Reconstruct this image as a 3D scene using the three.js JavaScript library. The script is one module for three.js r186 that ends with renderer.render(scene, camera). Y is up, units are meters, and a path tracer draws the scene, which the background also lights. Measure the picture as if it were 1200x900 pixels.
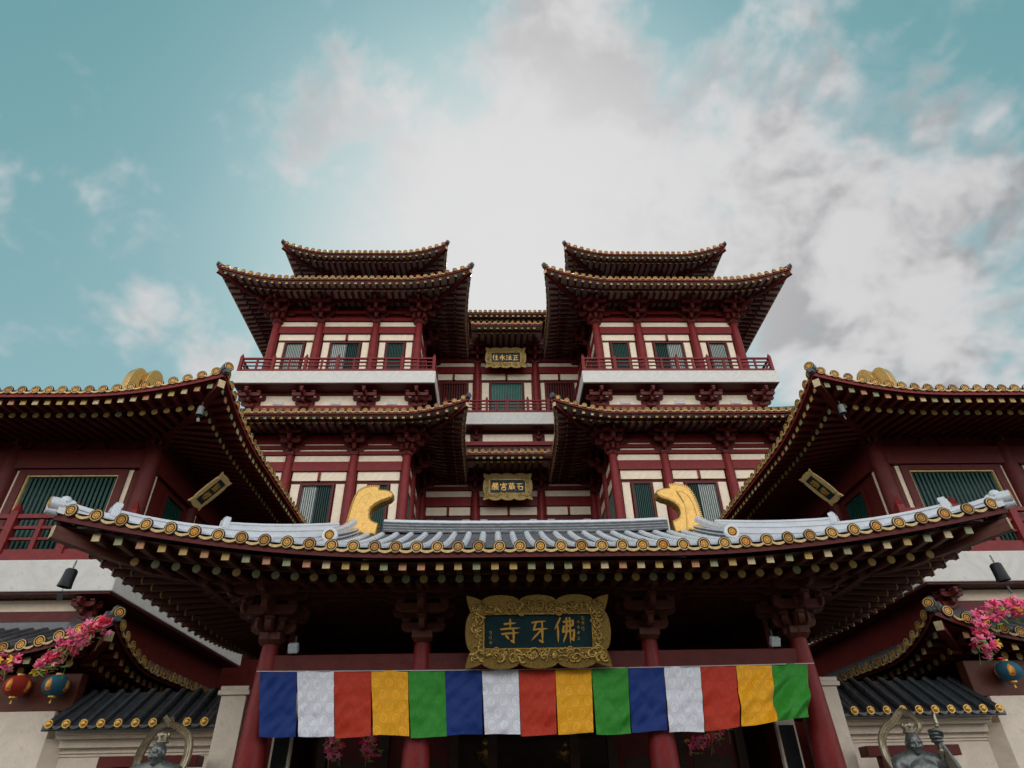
import * as THREE from 'three';
import { mergeGeometries, toCreasedNormals, mergeVertices } from 'three/addons/utils/BufferGeometryUtils.js';
import { RoundedBoxGeometry } from 'three/addons/geometries/RoundedBoxGeometry.js';
import { MarchingCubes } from 'three/addons/objects/MarchingCubes.js';
import { ImprovedNoise } from 'three/addons/math/ImprovedNoise.js';

const V3 = (x, y, z) => new THREE.Vector3(x, y, z);
const RAD = Math.PI / 180;
const scene = new THREE.Scene();

// ---------------------------------------------------------------- camera
const camera = new THREE.PerspectiveCamera(2 * Math.atan(450 / 735.65) / RAD, 4 / 3, 0.1, 3000);
const CAMF = V3(0.02862127, 0.56626239, -0.82372794), CAMU = V3(0.00170675, 0.82403666, 0.56653391), CAMR = V3(0.99958887, -0.01762082, 0.02261851);
camera.position.set(-0.755, 1.6, 12);
camera.up.copy(CAMU);
camera.lookAt(camera.position.clone().add(CAMF));
camera.updateMatrixWorld();

// ---------------------------------------------------------------- sky and sun
const EXPOSURE = 1.3, SKYK = 1 / EXPOSURE, FRONT = 3.0;
const SUN = V3(0.02, 0.70, -0.714).normalize();
function mulberry(a) { return () => { a |= 0; a = a + 0x6D2B79F5 | 0; let t = Math.imul(a ^ a >>> 15, 1 | a); t = t + Math.imul(t ^ t >>> 7, 61 | t) ^ t; return ((t ^ t >>> 14) >>> 0) / 4294967296; }; }
const rnd = mulberry(20240611);
const clamp = (x, a = 0, b = 1) => Math.min(b, Math.max(a, x));
const sstep = (a, b, x) => { const t = clamp((x - a) / (b - a)); return t * t * (3 - 2 * t); };
const lerp = (a, b, t) => a + (b - a) * t;
const PN = new ImprovedNoise();
function fbm(x, y, z, oct = 5, gain = 0.5) { let s = 0, a = 0.5, n = 0; for (let i = 0; i < oct; i++) { s += a * PN.noise(x, y, z); n += a; x = x * 2.03 + 11.3; y = y * 2.03 - 4.7; z = z * 2.03 + 7.9; a *= gain; } return s / n; }
{
  const W = 2048, H = 1024, data = new Float32Array(W * H * 4);
  const dirOf = (px, py) => CAMF.clone().multiplyScalar(735.65).addScaledVector(CAMR, px - 600).addScaledVector(CAMU, 450 - py).normalize();
  // cloud banks: direction, angular radius, weight
  const banks = [[[345, 130], .05, .22], [[365, 180], .045, .24], [[410, 100], .05, .17], [[455, 150], .055, .26], [[500, 200], .07, .28], [[540, 60], .10, .14], [[165, 350], .045, .34], [[225, 390], .06, .34], [[265, 420], .05, .2], [[205, 290], .025, .2], [[360, 20], .05, .16], [[880, 60], .08, .32], [[960, 30], .10, .20], [[1060, 150], .10, .30], [[940, 150], .10, .22], [[870, 230], .10, .36], [[1010, 260], .12, .32], [[960, 350], .13, .30], [[990, 120], .05, -.14], [[1080, 340], .11, .24], [[1170, 420], .16, .28], [[1060, 430], .14, .28],
    [[640, 50], .11, .26], [[700, 110], .12, .34], [[620, 150], .12, .4], [[690, 220], .16, .5], [[600, 290], .16, .5], [[780, 300], .16, .45], [[1185, 225], .04, .26], [[760, 40], .06, -.2], [[550, 118], .035, -.42], [[1140, 265], .03, -.16]].map(([p, r, w]) => [dirOf(...p), r, w]);
  const d = V3();
  for (let j = 0; j < H; j++) {
    const el = ((j + 0.5) / H - 0.5) * Math.PI;
    for (let i = 0; i < W; i++) {
      const az = ((i + 0.5) / W - 0.5) * 2 * Math.PI, o = (j * W + i) * 4;
      d.set(Math.cos(el) * Math.cos(az), Math.sin(el), Math.cos(el) * Math.sin(az));
      const up = Math.max(d.y, 0);
      // clear air: teal overhead, paler towards the horizon and round the sun
      const hz = Math.pow(1 - up, 1.45), q = 1 / (up + .35), x = d.x * q * 2.2, y = d.z * q * 2.2;
      const veil = .5 + .5 * fbm(x * .8 + 40, y * .8 - 7, 3.3, 4);
      let r = lerp(.045, .40, hz), g = lerp(.25, .60, hz), b = lerp(.29, .65, hz);
      const vl = .09 * veil; r = lerp(r, .66, vl); g = lerp(g, .68, vl); b = lerp(b, .70, vl);
      const ang = Math.acos(clamp(d.dot(SUN), -1, 1));
      const glow = .62 * Math.exp(-Math.pow(ang / .30, 2)) + .34 * Math.exp(-ang / .32);
      r += glow * 1.06; g += glow * 1.0; b += glow * .98;
      if (d.y > -0.05) {
        const oc = d.dot(CAMF) > .45 ? 0 : 3, wx = fbm(x * 2 + 3.1, y * 2, 2.2, 4), wy = fbm(x * 2 - 8.2, y * 2 + 5, 9.1, 4);
        const n = fbm(x * 3.2 + wx * .55, y * 3.2 + wy * .55, .5, 8 - oc, .62);
        const fine = fbm(x * 11 + wx * 1.2, y * 11 + wy * 1.2, 4.5, 6 - oc, .66);
        let cov = -.17;
        for (const [c, rr, w] of banks) { const a = Math.acos(clamp(c.dot(d), -1, 1)) / rr; if (a < 3) cov += w * Math.exp(-a * a); }
        const out = 1 - sstep(.35, .72, d.dot(CAMF));            // beyond the view: unseen cumulus added all round to light the facade
        cov += out * .46 - .1 * sstep(.3, .05, d.y) * out;
        const dens = sstep(-.10, .50, n * .95 + cov + fine * .22);
        const shade = sstep(-.2, .26, fbm(x * 3.4 + wy * .6 + 5, y * 3.4 + wx * .6, 7.7, 7 - oc, .6)) * sstep(.05, .55, n + cov + .2);
        const lit = lerp(.74, .32, shade * (1 - .85 * Math.exp(-Math.pow(ang / .30, 2))));
        const front = 1 + FRONT * sstep(.3, -.5, d.dot(SUN));              // clouds facing the sun are whiter; raised further here to fill the facade
        const cb = lit * front + glow * .5;
        r = lerp(r, cb * 1.0, dens * .94); g = lerp(g, cb * .97, dens * .94); b = lerp(b, cb * .99, dens * .94);
      }
      // the thin cloud round the sun tops out at a dull white
      const sh = v => v < .5 ? v : .5 + .27 * (1 - Math.exp(-(v - .5) / .27));
      const inV = sstep(.3, .6, d.dot(CAMF));
      r = lerp(r, sh(r), inV); g = lerp(g, sh(g), inV); b = lerp(b, sh(b), inV);
      const kk = SKYK * lerp(1.8, 1, inV);   // sky outside the view is boosted as added fill light for the facade
      data[o] = r * kk; data[o + 1] = g * kk; data[o + 2] = b * kk; data[o + 3] = 1;
    }
  }
  const tex = new THREE.DataTexture(data, W, H, THREE.RGBAFormat, THREE.FloatType);
  tex.mapping = THREE.EquirectangularReflectionMapping; tex.magFilter = THREE.LinearFilter; tex.minFilter = THREE.LinearFilter;
  tex.wrapS = THREE.RepeatWrapping; tex.needsUpdate = true;
  scene.background = tex; scene.environment = tex;
}
const sun = new THREE.DirectionalLight(new THREE.Color(1, .95, .87), 3);
sun.position.copy(SUN).multiplyScalar(120); sun.castShadow = true; sun.shadow.mapSize.set(2048, 2048); sun.shadow.radius = 2;
Object.assign(sun.shadow.camera, { left: -60, right: 60, top: 60, bottom: -60, near: 1, far: 300 });
scene.add(sun); scene.add(sun.target);
const renderer = new THREE.WebGLRenderer({ antialias: true });
renderer.toneMapping = THREE.LinearToneMapping;
renderer.toneMappingExposure = EXPOSURE;
renderer.shadowMap.enabled = true;

// ---------------------------------------------------------------- textures and materials
function noiseTex(fn, S = 512, srgb = false) {
  const d = new Uint8Array(S * S * 4);
  for (let j = 0; j < S; j++) for (let i = 0; i < S; i++) { const c = fn(i / S, j / S), o = (j * S + i) * 4; const a = Array.isArray(c) ? c : [c, c, c]; d[o] = a[0] * 255; d[o + 1] = a[1] * 255; d[o + 2] = a[2] * 255; d[o + 3] = 255; }
  const t = new THREE.DataTexture(d, S, S); t.wrapS = t.wrapT = THREE.RepeatWrapping; t.magFilter = THREE.LinearFilter; t.minFilter = THREE.LinearMipmapLinearFilter; t.generateMipmaps = true;
  if (srgb) t.colorSpace = THREE.SRGBColorSpace; t.needsUpdate = true; return t;
}
// tileable fbm on a torus
const tf = (u, v, f, z, oct = 4) => { const a = u * 2 * Math.PI, b = v * 2 * Math.PI; return fbm(Math.cos(a) * f + z, Math.sin(a) * f + Math.cos(b) * f, Math.sin(b) * f - z, oct); };
const texPaint = noiseTex((u, v) => clamp(.9 + .14 * tf(u, v, 1.2, 3) + .10 * tf(u, v, 9, 8) - .12 * sstep(.22, .42, tf(u, v, 3.2, 20)), .2, 1), 512, true);
const texPlaster = noiseTex((u, v) => clamp(.95 + .07 * tf(u, v, 1.4, 31) + .05 * tf(u, v, 10, 5) - .05 * sstep(.1, .5, tf(u, v, 2.4, 44)), .3, 1), 512, true);
const texTile = noiseTex((u, v) => clamp(.82 + .25 * tf(u, v, 2, 61) + .2 * tf(u, v, 11, 67), .15, 1), 512, true);
const texBump = noiseTex((u, v) => clamp(.5 + .5 * tf(u, v, 6, 12, 5) + .3 * tf(u, v, 22, 15, 3)), 512);
const texRough = noiseTex((u, v) => clamp(.75 + .4 * tf(u, v, 3, 90) + .25 * tf(u, v, 12, 93), .2, 1), 512);
const texGold = noiseTex((u, v) => { const a = tf(u, v, 3, 71), b = tf(u, v, 9, 75); const t = clamp(.92 + .16 * a + .08 * b, .25, 1); return [t, t * (.96 + .06 * b), clamp(t * (.9 + .15 * b))]; }, 512, true);
function mat(r, g, b, rough, o = {}) {
  const m = new THREE.MeshPhysicalMaterial({ roughness: rough, metalness: o.metal || 0 });
  m.color.setRGB(r, g, b);
  if (o.map !== null) m.map = o.map || texPaint;
  if (o.bump !== 0) { m.bumpMap = texBump; m.bumpScale = o.bump || .002; }
  m.roughnessMap = o.roughMap === null ? null : texRough;
  if (o.vc) m.vertexColors = true;
  if (o.side) m.side = THREE.DoubleSide;
  if (o.coat) { m.clearcoat = o.coat; m.clearcoatRoughness = o.coatR || .3; }
  if (!o.coat && !o.metal) m.specularIntensity = .35;
  return m;
}
const MT = {
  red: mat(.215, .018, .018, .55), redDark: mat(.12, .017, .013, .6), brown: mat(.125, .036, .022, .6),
  cream: mat(.86, .71, .53, .8, { map: texPlaster, bump: .0005 }), white: mat(.64, .605, .55, .75, { map: texPlaster, bump: .0005 }), wall: mat(.78, .66, .53, .85, { map: texPlaster, bump: .0006 }),
  soffit: mat(.60, .47, .41, .8, { map: texPlaster }),
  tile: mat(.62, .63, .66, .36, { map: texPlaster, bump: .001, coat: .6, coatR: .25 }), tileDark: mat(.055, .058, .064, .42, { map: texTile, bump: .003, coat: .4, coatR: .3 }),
  ridgeTile: mat(.36, .37, .36, .5, { map: texTile, bump: .003 }), pan: mat(.15, .155, .17, .5, { map: texTile, bump: .004 }),
  gold: mat(.78, .47, .10, .38, { map: texGold, metal: .35, bump: .001 }), goldLeaf: mat(.54, .345, .10, .34, { map: texGold, metal: .6, bump: 0 }), goldOld: mat(.50, .35, .11, .36, { map: texGold, metal: .7, bump: .003 }),
  dripGold: mat(.68, .52, .26, .5, { map: texGold }), roundel: mat(1, 1, 1, .45, { map: texGold, vc: true }), roundelB: mat(.72, .66, .6, .55, { map: texGold, vc: true }), roundelC: mat(.95, .8, .62, .5, { map: texGold, vc: true }),
  capGold: mat(.50, .36, .13, .55, { map: texGold }), capGreen: mat(.30, .34, .20, .55, { map: texGold }), capPink: mat(.52, .27, .16, .55, { map: texGold }), capPale: mat(.62, .52, .34, .55, { map: texGold }),
  green: mat(.012, .065, .05, .45), greenLight: mat(.05, .22, .17, .45), glass: mat(.006, .012, .011, .12, { map: null, bump: 0, roughMap: null }), blind: mat(.72, .72, .66, .8, { map: texPlaster }),
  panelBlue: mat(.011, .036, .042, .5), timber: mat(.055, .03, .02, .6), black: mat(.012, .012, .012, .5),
  bronze: mat(.17, .185, .172, .42, { map: texTile, metal: .35, bump: .001 }), bronzeGold: mat(.36, .33, .26, .36, { map: texGold, metal: .6, bump: .001 }),
  iron: mat(.035, .037, .04, .5, { map: texTile }), stone: mat(.42, .40, .37, .85, { map: texPlaster }), paving: mat(.08, .078, .074, .85, { map: texPlaster }), asphalt: mat(.06, .06, .062, .9, { map: texTile }),
  pink: mat(.85, .10, .22, .6, { map: null }), pink2: mat(.90, .22, .36, .6, { map: null }), pinkRed: mat(.75, .04, .09, .6, { map: null }), leaf: mat(.16, .30, .06, .6, { map: null }), yellow: mat(.85, .5, .04, .6, { map: null }),
  grey: mat(.55, .57, .58, .5), paper: mat(.6, .6, .58, .7),
};

// ---------------------------------------------------------------- mesh helpers
const used = {};
function numbered(n) { if (!(n in used)) { used[n] = 0; return n; } used[n]++; return n + '_' + String(used[n]).padStart(3, '0'); }
function thing(name, label, category, group) {
  const o = new THREE.Group(); o.name = numbered(name); scene.add(o); o.userData = { label, category }; if (group) o.userData.group = group; return o;
}
function mesh(name, geo, m, parent, pos, rot) {
  const o = new THREE.Mesh(geo, m); o.name = name; o.castShadow = o.receiveShadow = true;
  if (pos) o.position.set(...pos); if (rot) o.rotation.set(...rot);
  parent.add(o); return o;
}
function rebase(t, x, y, z) { t.position.set(x, y, z); for (const c of t.children) { c.position.x -= x; c.position.y -= y; c.position.z -= z; } return t; }
function clean(g) { g = g.index ? g.toNonIndexed() : g; for (const k of Object.keys(g.attributes)) if (!['position', 'normal', 'uv', 'color'].includes(k)) g.deleteAttribute(k); if (!g.attributes.normal) g.computeVertexNormals(); if (!g.attributes.uv) g.setAttribute('uv', new THREE.BufferAttribute(new Float32Array(g.attributes.position.count * 2), 2)); return g; }
function merge(list) { const l = list.map(clean); const anyC = l.some(g => g.attributes.color); if (!anyC) return mergeGeometries(l); return mergeGeometries(l.map(g => { if (!g.attributes.color) { const a = new Float32Array(g.attributes.position.count * 3).fill(1); g.setAttribute('color', new THREE.BufferAttribute(a, 3)); } return g; })); }
function tint(g, r, gg, b) { g = clean(g); const a = new Float32Array(g.attributes.position.count * 3); for (let i = 0; i < a.length; i += 3) { a[i] = r; a[i + 1] = gg; a[i + 2] = b; } g.setAttribute('color', new THREE.BufferAttribute(a, 3)); return g; }
// planar metre uv by dominant normal
function metreUV(g, sc = .5, off = null) {
  g = clean(g); const p = g.attributes.position, n = g.attributes.normal, u = g.attributes.uv; const ox = off ?? rnd() * 3, oy = off ?? rnd() * 3;
  for (let i = 0; i < p.count; i += 3) {
    const nx = Math.abs(n.getX(i) + n.getX(i + 1) + n.getX(i + 2)), ny = Math.abs(n.getY(i) + n.getY(i + 1) + n.getY(i + 2)), nz = Math.abs(n.getZ(i) + n.getZ(i + 1) + n.getZ(i + 2));
    for (let k = i; k < i + 3; k++) {
      const x = p.getX(k), y = p.getY(k), z = p.getZ(k);
      const [a, b] = nx > ny && nx > nz ? [z, y] : ny > nz ? [x, z] : [x, y];
      u.setXY(k, a * sc + ox, b * sc + oy);
    }
  }
  return g;
}
const boxCache = {};
function box(w, h, d, bev = 0) {
  const k = [w, h, d, bev].map(v => v.toFixed(3)).join();
  if (!boxCache[k]) boxCache[k] = metreUV(bev ? new RoundedBoxGeometry(w, h, d, 1, bev) : new THREE.BoxGeometry(w, h, d));
  return boxCache[k];
}
// box given by its two corners
function slabBox(name, x0, x1, y0, y1, z0, z1, m, parent, bev = 0) { return mesh(name, box(Math.abs(x1 - x0), Math.abs(y1 - y0), Math.abs(z1 - z0), bev), m, parent, [(x0 + x1) / 2, (y0 + y1) / 2, (z0 + z1) / 2]); }
const bxg = (x0, x1, y0, y1, z0, z1) => new THREE.BoxGeometry(Math.abs(x1 - x0), Math.abs(y1 - y0), Math.abs(z1 - z0)).translate((x0 + x1) / 2, (y0 + y1) / 2, (z0 + z1) / 2);
// sweep a closed profile [[u,v]] along frames {p,x,y}
function sweep(path, prof, scaleFn, crease = .7) {
  const n = prof.length, pos = [], uv = []; const pt = (i, k) => { const f = path[i], s = scaleFn ? scaleFn(i / (path.length - 1), i) : 1, q = prof[k % n]; return f.p.clone().addScaledVector(f.x, q[0] * s).addScaledVector(f.y, q[1] * s); };
  let L = 0; const peri = [0]; for (let k = 0; k < n; k++) { const a = prof[k], b = prof[(k + 1) % n]; peri.push(peri[k] + Math.hypot(a[0] - b[0], a[1] - b[1])); }
  const u0 = rnd() * 3;
  for (let i = 0; i + 1 < path.length; i++) {
    const dl = path[i].p.distanceTo(path[i + 1].p);
    for (let k = 0; k < n; k++) {
      const a = pt(i, k), b = pt(i, k + 1), c = pt(i + 1, k + 1), e = pt(i + 1, k);
      for (const [v, uu, vv] of [[a, L, peri[k]], [b, L, peri[k + 1]], [c, L + dl, peri[k + 1]], [a, L, peri[k]], [c, L + dl, peri[k + 1]], [e, L + dl, peri[k]]]) { pos.push(v.x, v.y, v.z); uv.push(uu * .5 + u0, vv * .5 + u0); }
    }
    L += dl;
  }
  const tri = THREE.ShapeUtils.triangulateShape(prof.map(q => new THREE.Vector2(...q)), []);
  for (const [i, flip] of [[0, true], [path.length - 1, false]]) for (const t of tri) { const o = flip ? [t[0], t[2], t[1]] : t; for (const k of o) { const v = pt(i, k); pos.push(v.x, v.y, v.z); uv.push(prof[k][0] * .5, prof[k][1] * .5); } }
  let g = new THREE.BufferGeometry(); g.setAttribute('position', new THREE.Float32BufferAttribute(pos, 3)); g.setAttribute('uv', new THREE.Float32BufferAttribute(uv, 2));
  g.computeVertexNormals(); return crease ? toCreasedNormals(g, crease) : g;
}
const UP = V3(0, 1, 0);
function framesOf(pts, side) { // side: fixed sideways vector or null -> horizontal perpendicular
  return pts.map((p, i) => {
    const t = pts[Math.min(i + 1, pts.length - 1)].clone().sub(pts[Math.max(i - 1, 0)]).normalize();
    const x = side ? side.clone() : V3().crossVectors(t, UP).normalize(); const y = V3().crossVectors(x, t).normalize(); if (y.y < 0) y.negate();
    return { p, x, y };
  });
}
const tubeProf = (r, n, yoff = 0) => Array.from({ length: n }, (_, i) => [Math.cos(i / n * 2 * Math.PI) * r, Math.sin(i / n * 2 * Math.PI) * r + yoff]);
const halfProf = (r, n) => [...Array.from({ length: n + 1 }, (_, i) => [Math.cos(i / n * Math.PI) * r, Math.sin(i / n * Math.PI) * r])].concat([[-r, -r * .4], [r, -r * .4]]);
const rectProf = (w, h, y0 = 0) => [[-w / 2, y0], [w / 2, y0], [w / 2, y0 + h], [-w / 2, y0 + h]];
function beamMatrix(p0, p1) { const o = new THREE.Object3D(); o.position.copy(p0); o.lookAt(p1); o.scale.z = p0.distanceTo(p1); o.updateMatrix(); return o.matrix.clone(); }
function emitInto(parent, pieces) {
  const batches = new Map();
  return {
    add(name, geo, m, matrix) {
      if (pieces) { const o = mesh(name, geo, m, parent); if (matrix) { matrix.decompose(o.position, o.quaternion, o.scale); } return o; }
      const k = name + '|' + m.uuid; if (!batches.has(k)) batches.set(k, { name, m, l: [] });
      const g = clean(geo).clone(); if (matrix) g.applyMatrix4(matrix); batches.get(k).l.push(g);
    },
    flush() { for (const { name, m, l } of batches.values()) { const o = mesh(name, merge(l), m, parent); o.userData.kind = 'stuff'; } },
  };
}

// ---------------------------------------------------------------- roof builder
// flower-faced end tile, unit radius, faces +z
const roundelGeo = (() => {
  const dk = [.035, .022, .014], gd = [.85, .42, .06], gd2 = [.88, .60, .22];
  const l = [tint(new THREE.CylinderGeometry(1.24, 1.24, .5, 20).rotateX(Math.PI / 2).translate(0, 0, -.1), ...dk), tint(new THREE.TorusGeometry(.98, .085, 5, 20).translate(0, 0, .15), ...gd2), tint(new THREE.CircleGeometry(.60, 18).translate(0, 0, .165), ...gd), tint(new THREE.TorusGeometry(.60, .045, 4, 18).translate(0, 0, .16), ...gd2), tint(new THREE.SphereGeometry(.16, 8, 5).scale(1, 1, .6).translate(0, 0, .17), ...gd2)];
  for (let i = 0; i < 8; i++) { const a = i * Math.PI / 4; l.push(tint(new THREE.SphereGeometry(.115, 6, 4).scale(1.25, .7, .5).rotateZ(a).translate(Math.cos(a) * .38, Math.sin(a) * .38, .17), .22, .07, .012)); }
  return merge(l);
})();
const roundelFarGeo = merge([new THREE.CylinderGeometry(1, 1, .5, 10).rotateX(Math.PI / 2), new THREE.SphereGeometry(.55, 8, 4).scale(1, 1, .4).translate(0, 0, .25)]);
function dripGeo(w, drop, th) { // crescent drip tile, faces +z, hangs from y=0
  const s = new THREE.Shape(); s.moveTo(-w / 2, 0); s.quadraticCurveTo(0, -drop * 2, w / 2, 0); s.lineTo(w / 2 - .004, .03); s.quadraticCurveTo(0, -drop * 2 + .06, -w / 2 + .004, .03); s.closePath();
  return new THREE.ExtrudeGeometry(s, { depth: th, bevelEnabled: false, curveSegments: 6 }).translate(0, 0, -th / 2);
}
const unitBeam = {}; const ub = (w, h) => unitBeam[w + ',' + h] ||= metreUV(new THREE.BoxGeometry(w, h, 1).translate(0, 0, .5));
const unitRod = {}; const ur = r => unitRod[r] ||= new THREE.CylinderGeometry(r, r, 1, 10).rotateX(Math.PI / 2).translate(0, 0, .5);
const capMats = [MT.capGold, MT.capGold, MT.capGreen, MT.capPink, MT.capPale];

function buildRoof(o) {
  const { parent, cx, cz, a, b } = o, q = { sp: .34, rr: .075, rs: .3, m: .4, c: 0, lift: .5, flare: .3, E: 3, so: .2, ks: .2, over: 2, sides: 'flr', pieces: false, far: false, panStep: 0, ...o };
  const rise = d => q.m * d + q.c * d * d;
  const Tl = q.Tl || Math.max(q.Th, 1.5);
  const dims = sd => (sd === 'f' || sd === 'b') ? [a, b, q.TF] : [b, a, q.TS];
  const gOf = (sd, s) => { const A = dims(sd)[0], e = A - Math.abs(s), g = Math.max(0, 1 - e / q.E); return g * g; };
  const put = (sd, al, out, y) => sd === 'f' ? V3(cx + al, y, cz + out) : sd === 'b' ? V3(cx - al, y, cz - out) : sd === 'l' ? V3(cx - out, y, cz + al) : V3(cx + out, y, cz - al);
  const outV = sd => sd === 'f' ? V3(0, 0, 1) : sd === 'b' ? V3(0, 0, -1) : sd === 'l' ? V3(-1, 0, 0) : V3(1, 0, 0);
  const alV = sd => sd === 'f' ? V3(1, 0, 0) : sd === 'b' ? V3(-1, 0, 0) : sd === 'l' ? V3(0, 0, 1) : V3(0, 0, -1);
  const surf = (sd, s, d, dy = 0) => { const B = dims(sd)[1], g = gOf(sd, s), k = Math.max(0, 1 - d / Tl); return put(sd, s + Math.sign(s) * q.flare * g * k, B - d + q.flare * g * k, q.h0 + rise(d) + q.lift * g * k * k + dy); };
  const soff = (sd, s, d, dy = 0) => { const B = dims(sd)[1], g = gOf(sd, s), k = Math.max(0, 1 - d / Tl); return put(sd, s + Math.sign(s) * q.flare * g * k, B - d + q.flare * g * k, q.h0 - q.so + q.ks * d + q.lift * g * k * k + dy); };
  const wid = (sd, d) => dims(sd)[0] - Math.min(d, q.Th);
  // deck: every side, plain or in stepped pan-tile courses
  const dl = [];
  for (const sd of q.allSides || 'fblr') {
    const T = dims(sd)[2], step = (q.panStep && q.sides.includes(sd)) ? q.panStep : T / 6, nd = Math.round(T / step), ns = q.far ? 16 : 32, pos = [], uv = [];
    for (let i = 0; i < nd; i++) {
      const d0 = T * i / nd, d1 = T * (i + 1) / nd, up = q.panStep ? .035 : 0;
      for (let k = 0; k < ns; k++) {
        const v0 = k / ns * 2 - 1, v1 = (k + 1) / ns * 2 - 1;
        const A = surf(sd, v0 * wid(sd, d0), d0, up), Bp = surf(sd, v1 * wid(sd, d0), d0, up), C = surf(sd, v1 * wid(sd, d1), d1), D = surf(sd, v0 * wid(sd, d1), d1);
        const qd = (P, Q, R, S) => { for (const w of [P, Q, R, P, R, S]) { pos.push(w.x, w.y, w.z); uv.push((w.x + w.z * .3) * .6, (w.y + w.z) * .6); } };
        qd(A, Bp, C, D);
        if (up && i < nd - 1) { qd(D, C, surf(sd, v1 * wid(sd, d1), d1, up), surf(sd, v0 * wid(sd, d1), d1, up)); }
      }
    }
    const g = new THREE.BufferGeometry(); g.setAttribute('position', new THREE.Float32BufferAttribute(pos, 3)); g.setAttribute('uv', new THREE.Float32BufferAttribute(uv, 2)); g.computeVertexNormals();
    dl.push(q.panStep ? g : toCreasedNormals(g, .6));
  }
  const roof = mesh('roof', merge(dl), q.matPan || MT.pan, parent);
  if (q.roofLabel) roof.userData.label = q.roofLabel;
  const E = emitInto(roof, q.pieces), EF = emitInto(roof, false);
  // soffit boarding
  const sl = [];
  for (const sd of q.allSides || 'fblr') {
    const T = Math.min(dims(sd)[2], q.over + .5), pos = [], uv = [], ns = q.far ? 20 : 32, nd = 4;
    for (let i = 0; i < nd; i++) for (let k = 0; k < ns; k++) {
      const d0 = .03 + (T - .03) * i / nd, d1 = .03 + (T - .03) * (i + 1) / nd, v0 = k / ns * 2 - 1, v1 = (k + 1) / ns * 2 - 1;
      const ws = d => q.Th ? dims(sd)[0] - d : dims(sd)[0];
      for (const [v, d] of [[v0, d0], [v1, d1], [v1, d0], [v0, d0], [v0, d1], [v1, d1]]) { const w = soff(sd, v * ws(d), d); pos.push(w.x, w.y, w.z); uv.push((w.x + w.y) * .5, w.z * .5); }
    }
    const g = new THREE.BufferGeometry(); g.setAttribute('position', new THREE.Float32BufferAttribute(pos, 3)); g.setAttribute('uv', new THREE.Float32BufferAttribute(uv, 2)); g.computeVertexNormals(); sl.push(toCreasedNormals(g, .6));
  }
  mesh('soffit', merge(sl), q.matSoffit || MT.soffit, roof);
  const drip = dripGeo(q.sp - q.rr * 1.5, q.rr * .55, .05), capSq = box(.12 * (q.rk || 1), .12 * (q.rk || 1), .02), capRd = new THREE.CylinderGeometry(.068 * (q.rk || 1), .068 * (q.rk || 1), .02, 14).rotateX(Math.PI / 2);
  const rk = q.rk || 1, ci = mulberry(77);
  for (const sd of q.sides) {
    const [A, B, T] = dims(sd), ov = outV(sd), al = alV(sd), yaw = Math.atan2(ov.x, ov.z);
    const fine = q.pieces;
    // eave board following the curve
    const np = q.far ? 24 : 48, pts = []; for (let i = 0; i <= np; i++) pts.push(i / np * 2 - 1);
    const strip = (d, y0, h, th, f) => sweep(pts.map(v => ({ p: f(sd, v * (q.Th ? A - d : A), d), x: ov, y: UP })), [[-th / 2, y0], [th / 2, y0], [th / 2, y0 + h], [-th / 2, y0 + h]], null, .5);
    mesh('eave_board', strip(.035, -.135 * rk, .115 * rk, .05, surf), q.matBoard || MT.red, roof);
    mesh('eave_batten', strip(q.dR - .04, -.10 * rk, .09 * rk, .05, soff), q.matRafter || MT.redDark, roof);
    // tile rolls, their round ends, drip tiles
    const n = Math.floor((A - .06) * 2 / q.sp / 2);
    for (let i = -n; i <= n; i++) {
      const s = i * q.sp, e = A - Math.abs(s), dEnd = (q.Th && e < q.Th) ? e : T;
      if (dEnd > .25) {
        const nd = fine ? Math.max(3, Math.round(dEnd / .2)) : (q.far ? 3 : 6), fr = [];
        const nn = q.panStep ? Math.max(2, Math.round(dEnd / .4)) : 0;
        if (nn) for (let k = 0; k < nn; k++) { fr.push(surf(sd, s, dEnd * k / nn, .02)); fr.push(surf(sd, s, dEnd * (k + 1) / nn - .02, .02)); }
        else for (let k = 0; k <= nd; k++) fr.push(surf(sd, s, dEnd * k / nd, .02));
        E.add('tile_roll', sweep(framesOf(fr), halfProf(q.rr * (.97 + .06 * ci()), q.far ? 4 : 7), nn ? ((t, k) => k % 2 ? .93 : 1.03) : null, 1.0), q.matTile || MT.tile);
      }
      const jm = new THREE.Matrix4().compose(surf(sd, s, -.014, q.rr * .75), new THREE.Quaternion().setFromEuler(new THREE.Euler((ci() - .5) * .16, yaw + (ci() - .5) * .18, ci() * 6, 'YXZ')), V3(q.rr * 1.22, q.rr * 1.22, q.rr * .8));
      E.add('end_tile', roundelGeo, [MT.roundel, MT.roundel, MT.roundelB, MT.roundelC][Math.floor(ci() * 4)], jm);
      if (i < n) { const p0 = surf(sd, s, -.005), p1 = surf(sd, s + q.sp, -.005); const tilt = Math.atan2(p1.y - p0.y, q.sp); E.add('drip_tile', drip, MT.dripGold, new THREE.Matrix4().compose(p0.clone().lerp(p1, .5).add(V3(0, -.015, 0)), new THREE.Quaternion().setFromEuler(new THREE.Euler(0, yaw, tilt, 'YXZ')), V3(1, 1, 1))); }
    }
    // rafters: square flying rafters over round ones
    const nr = Math.floor((A - .25) / q.rs - .5);
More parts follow.
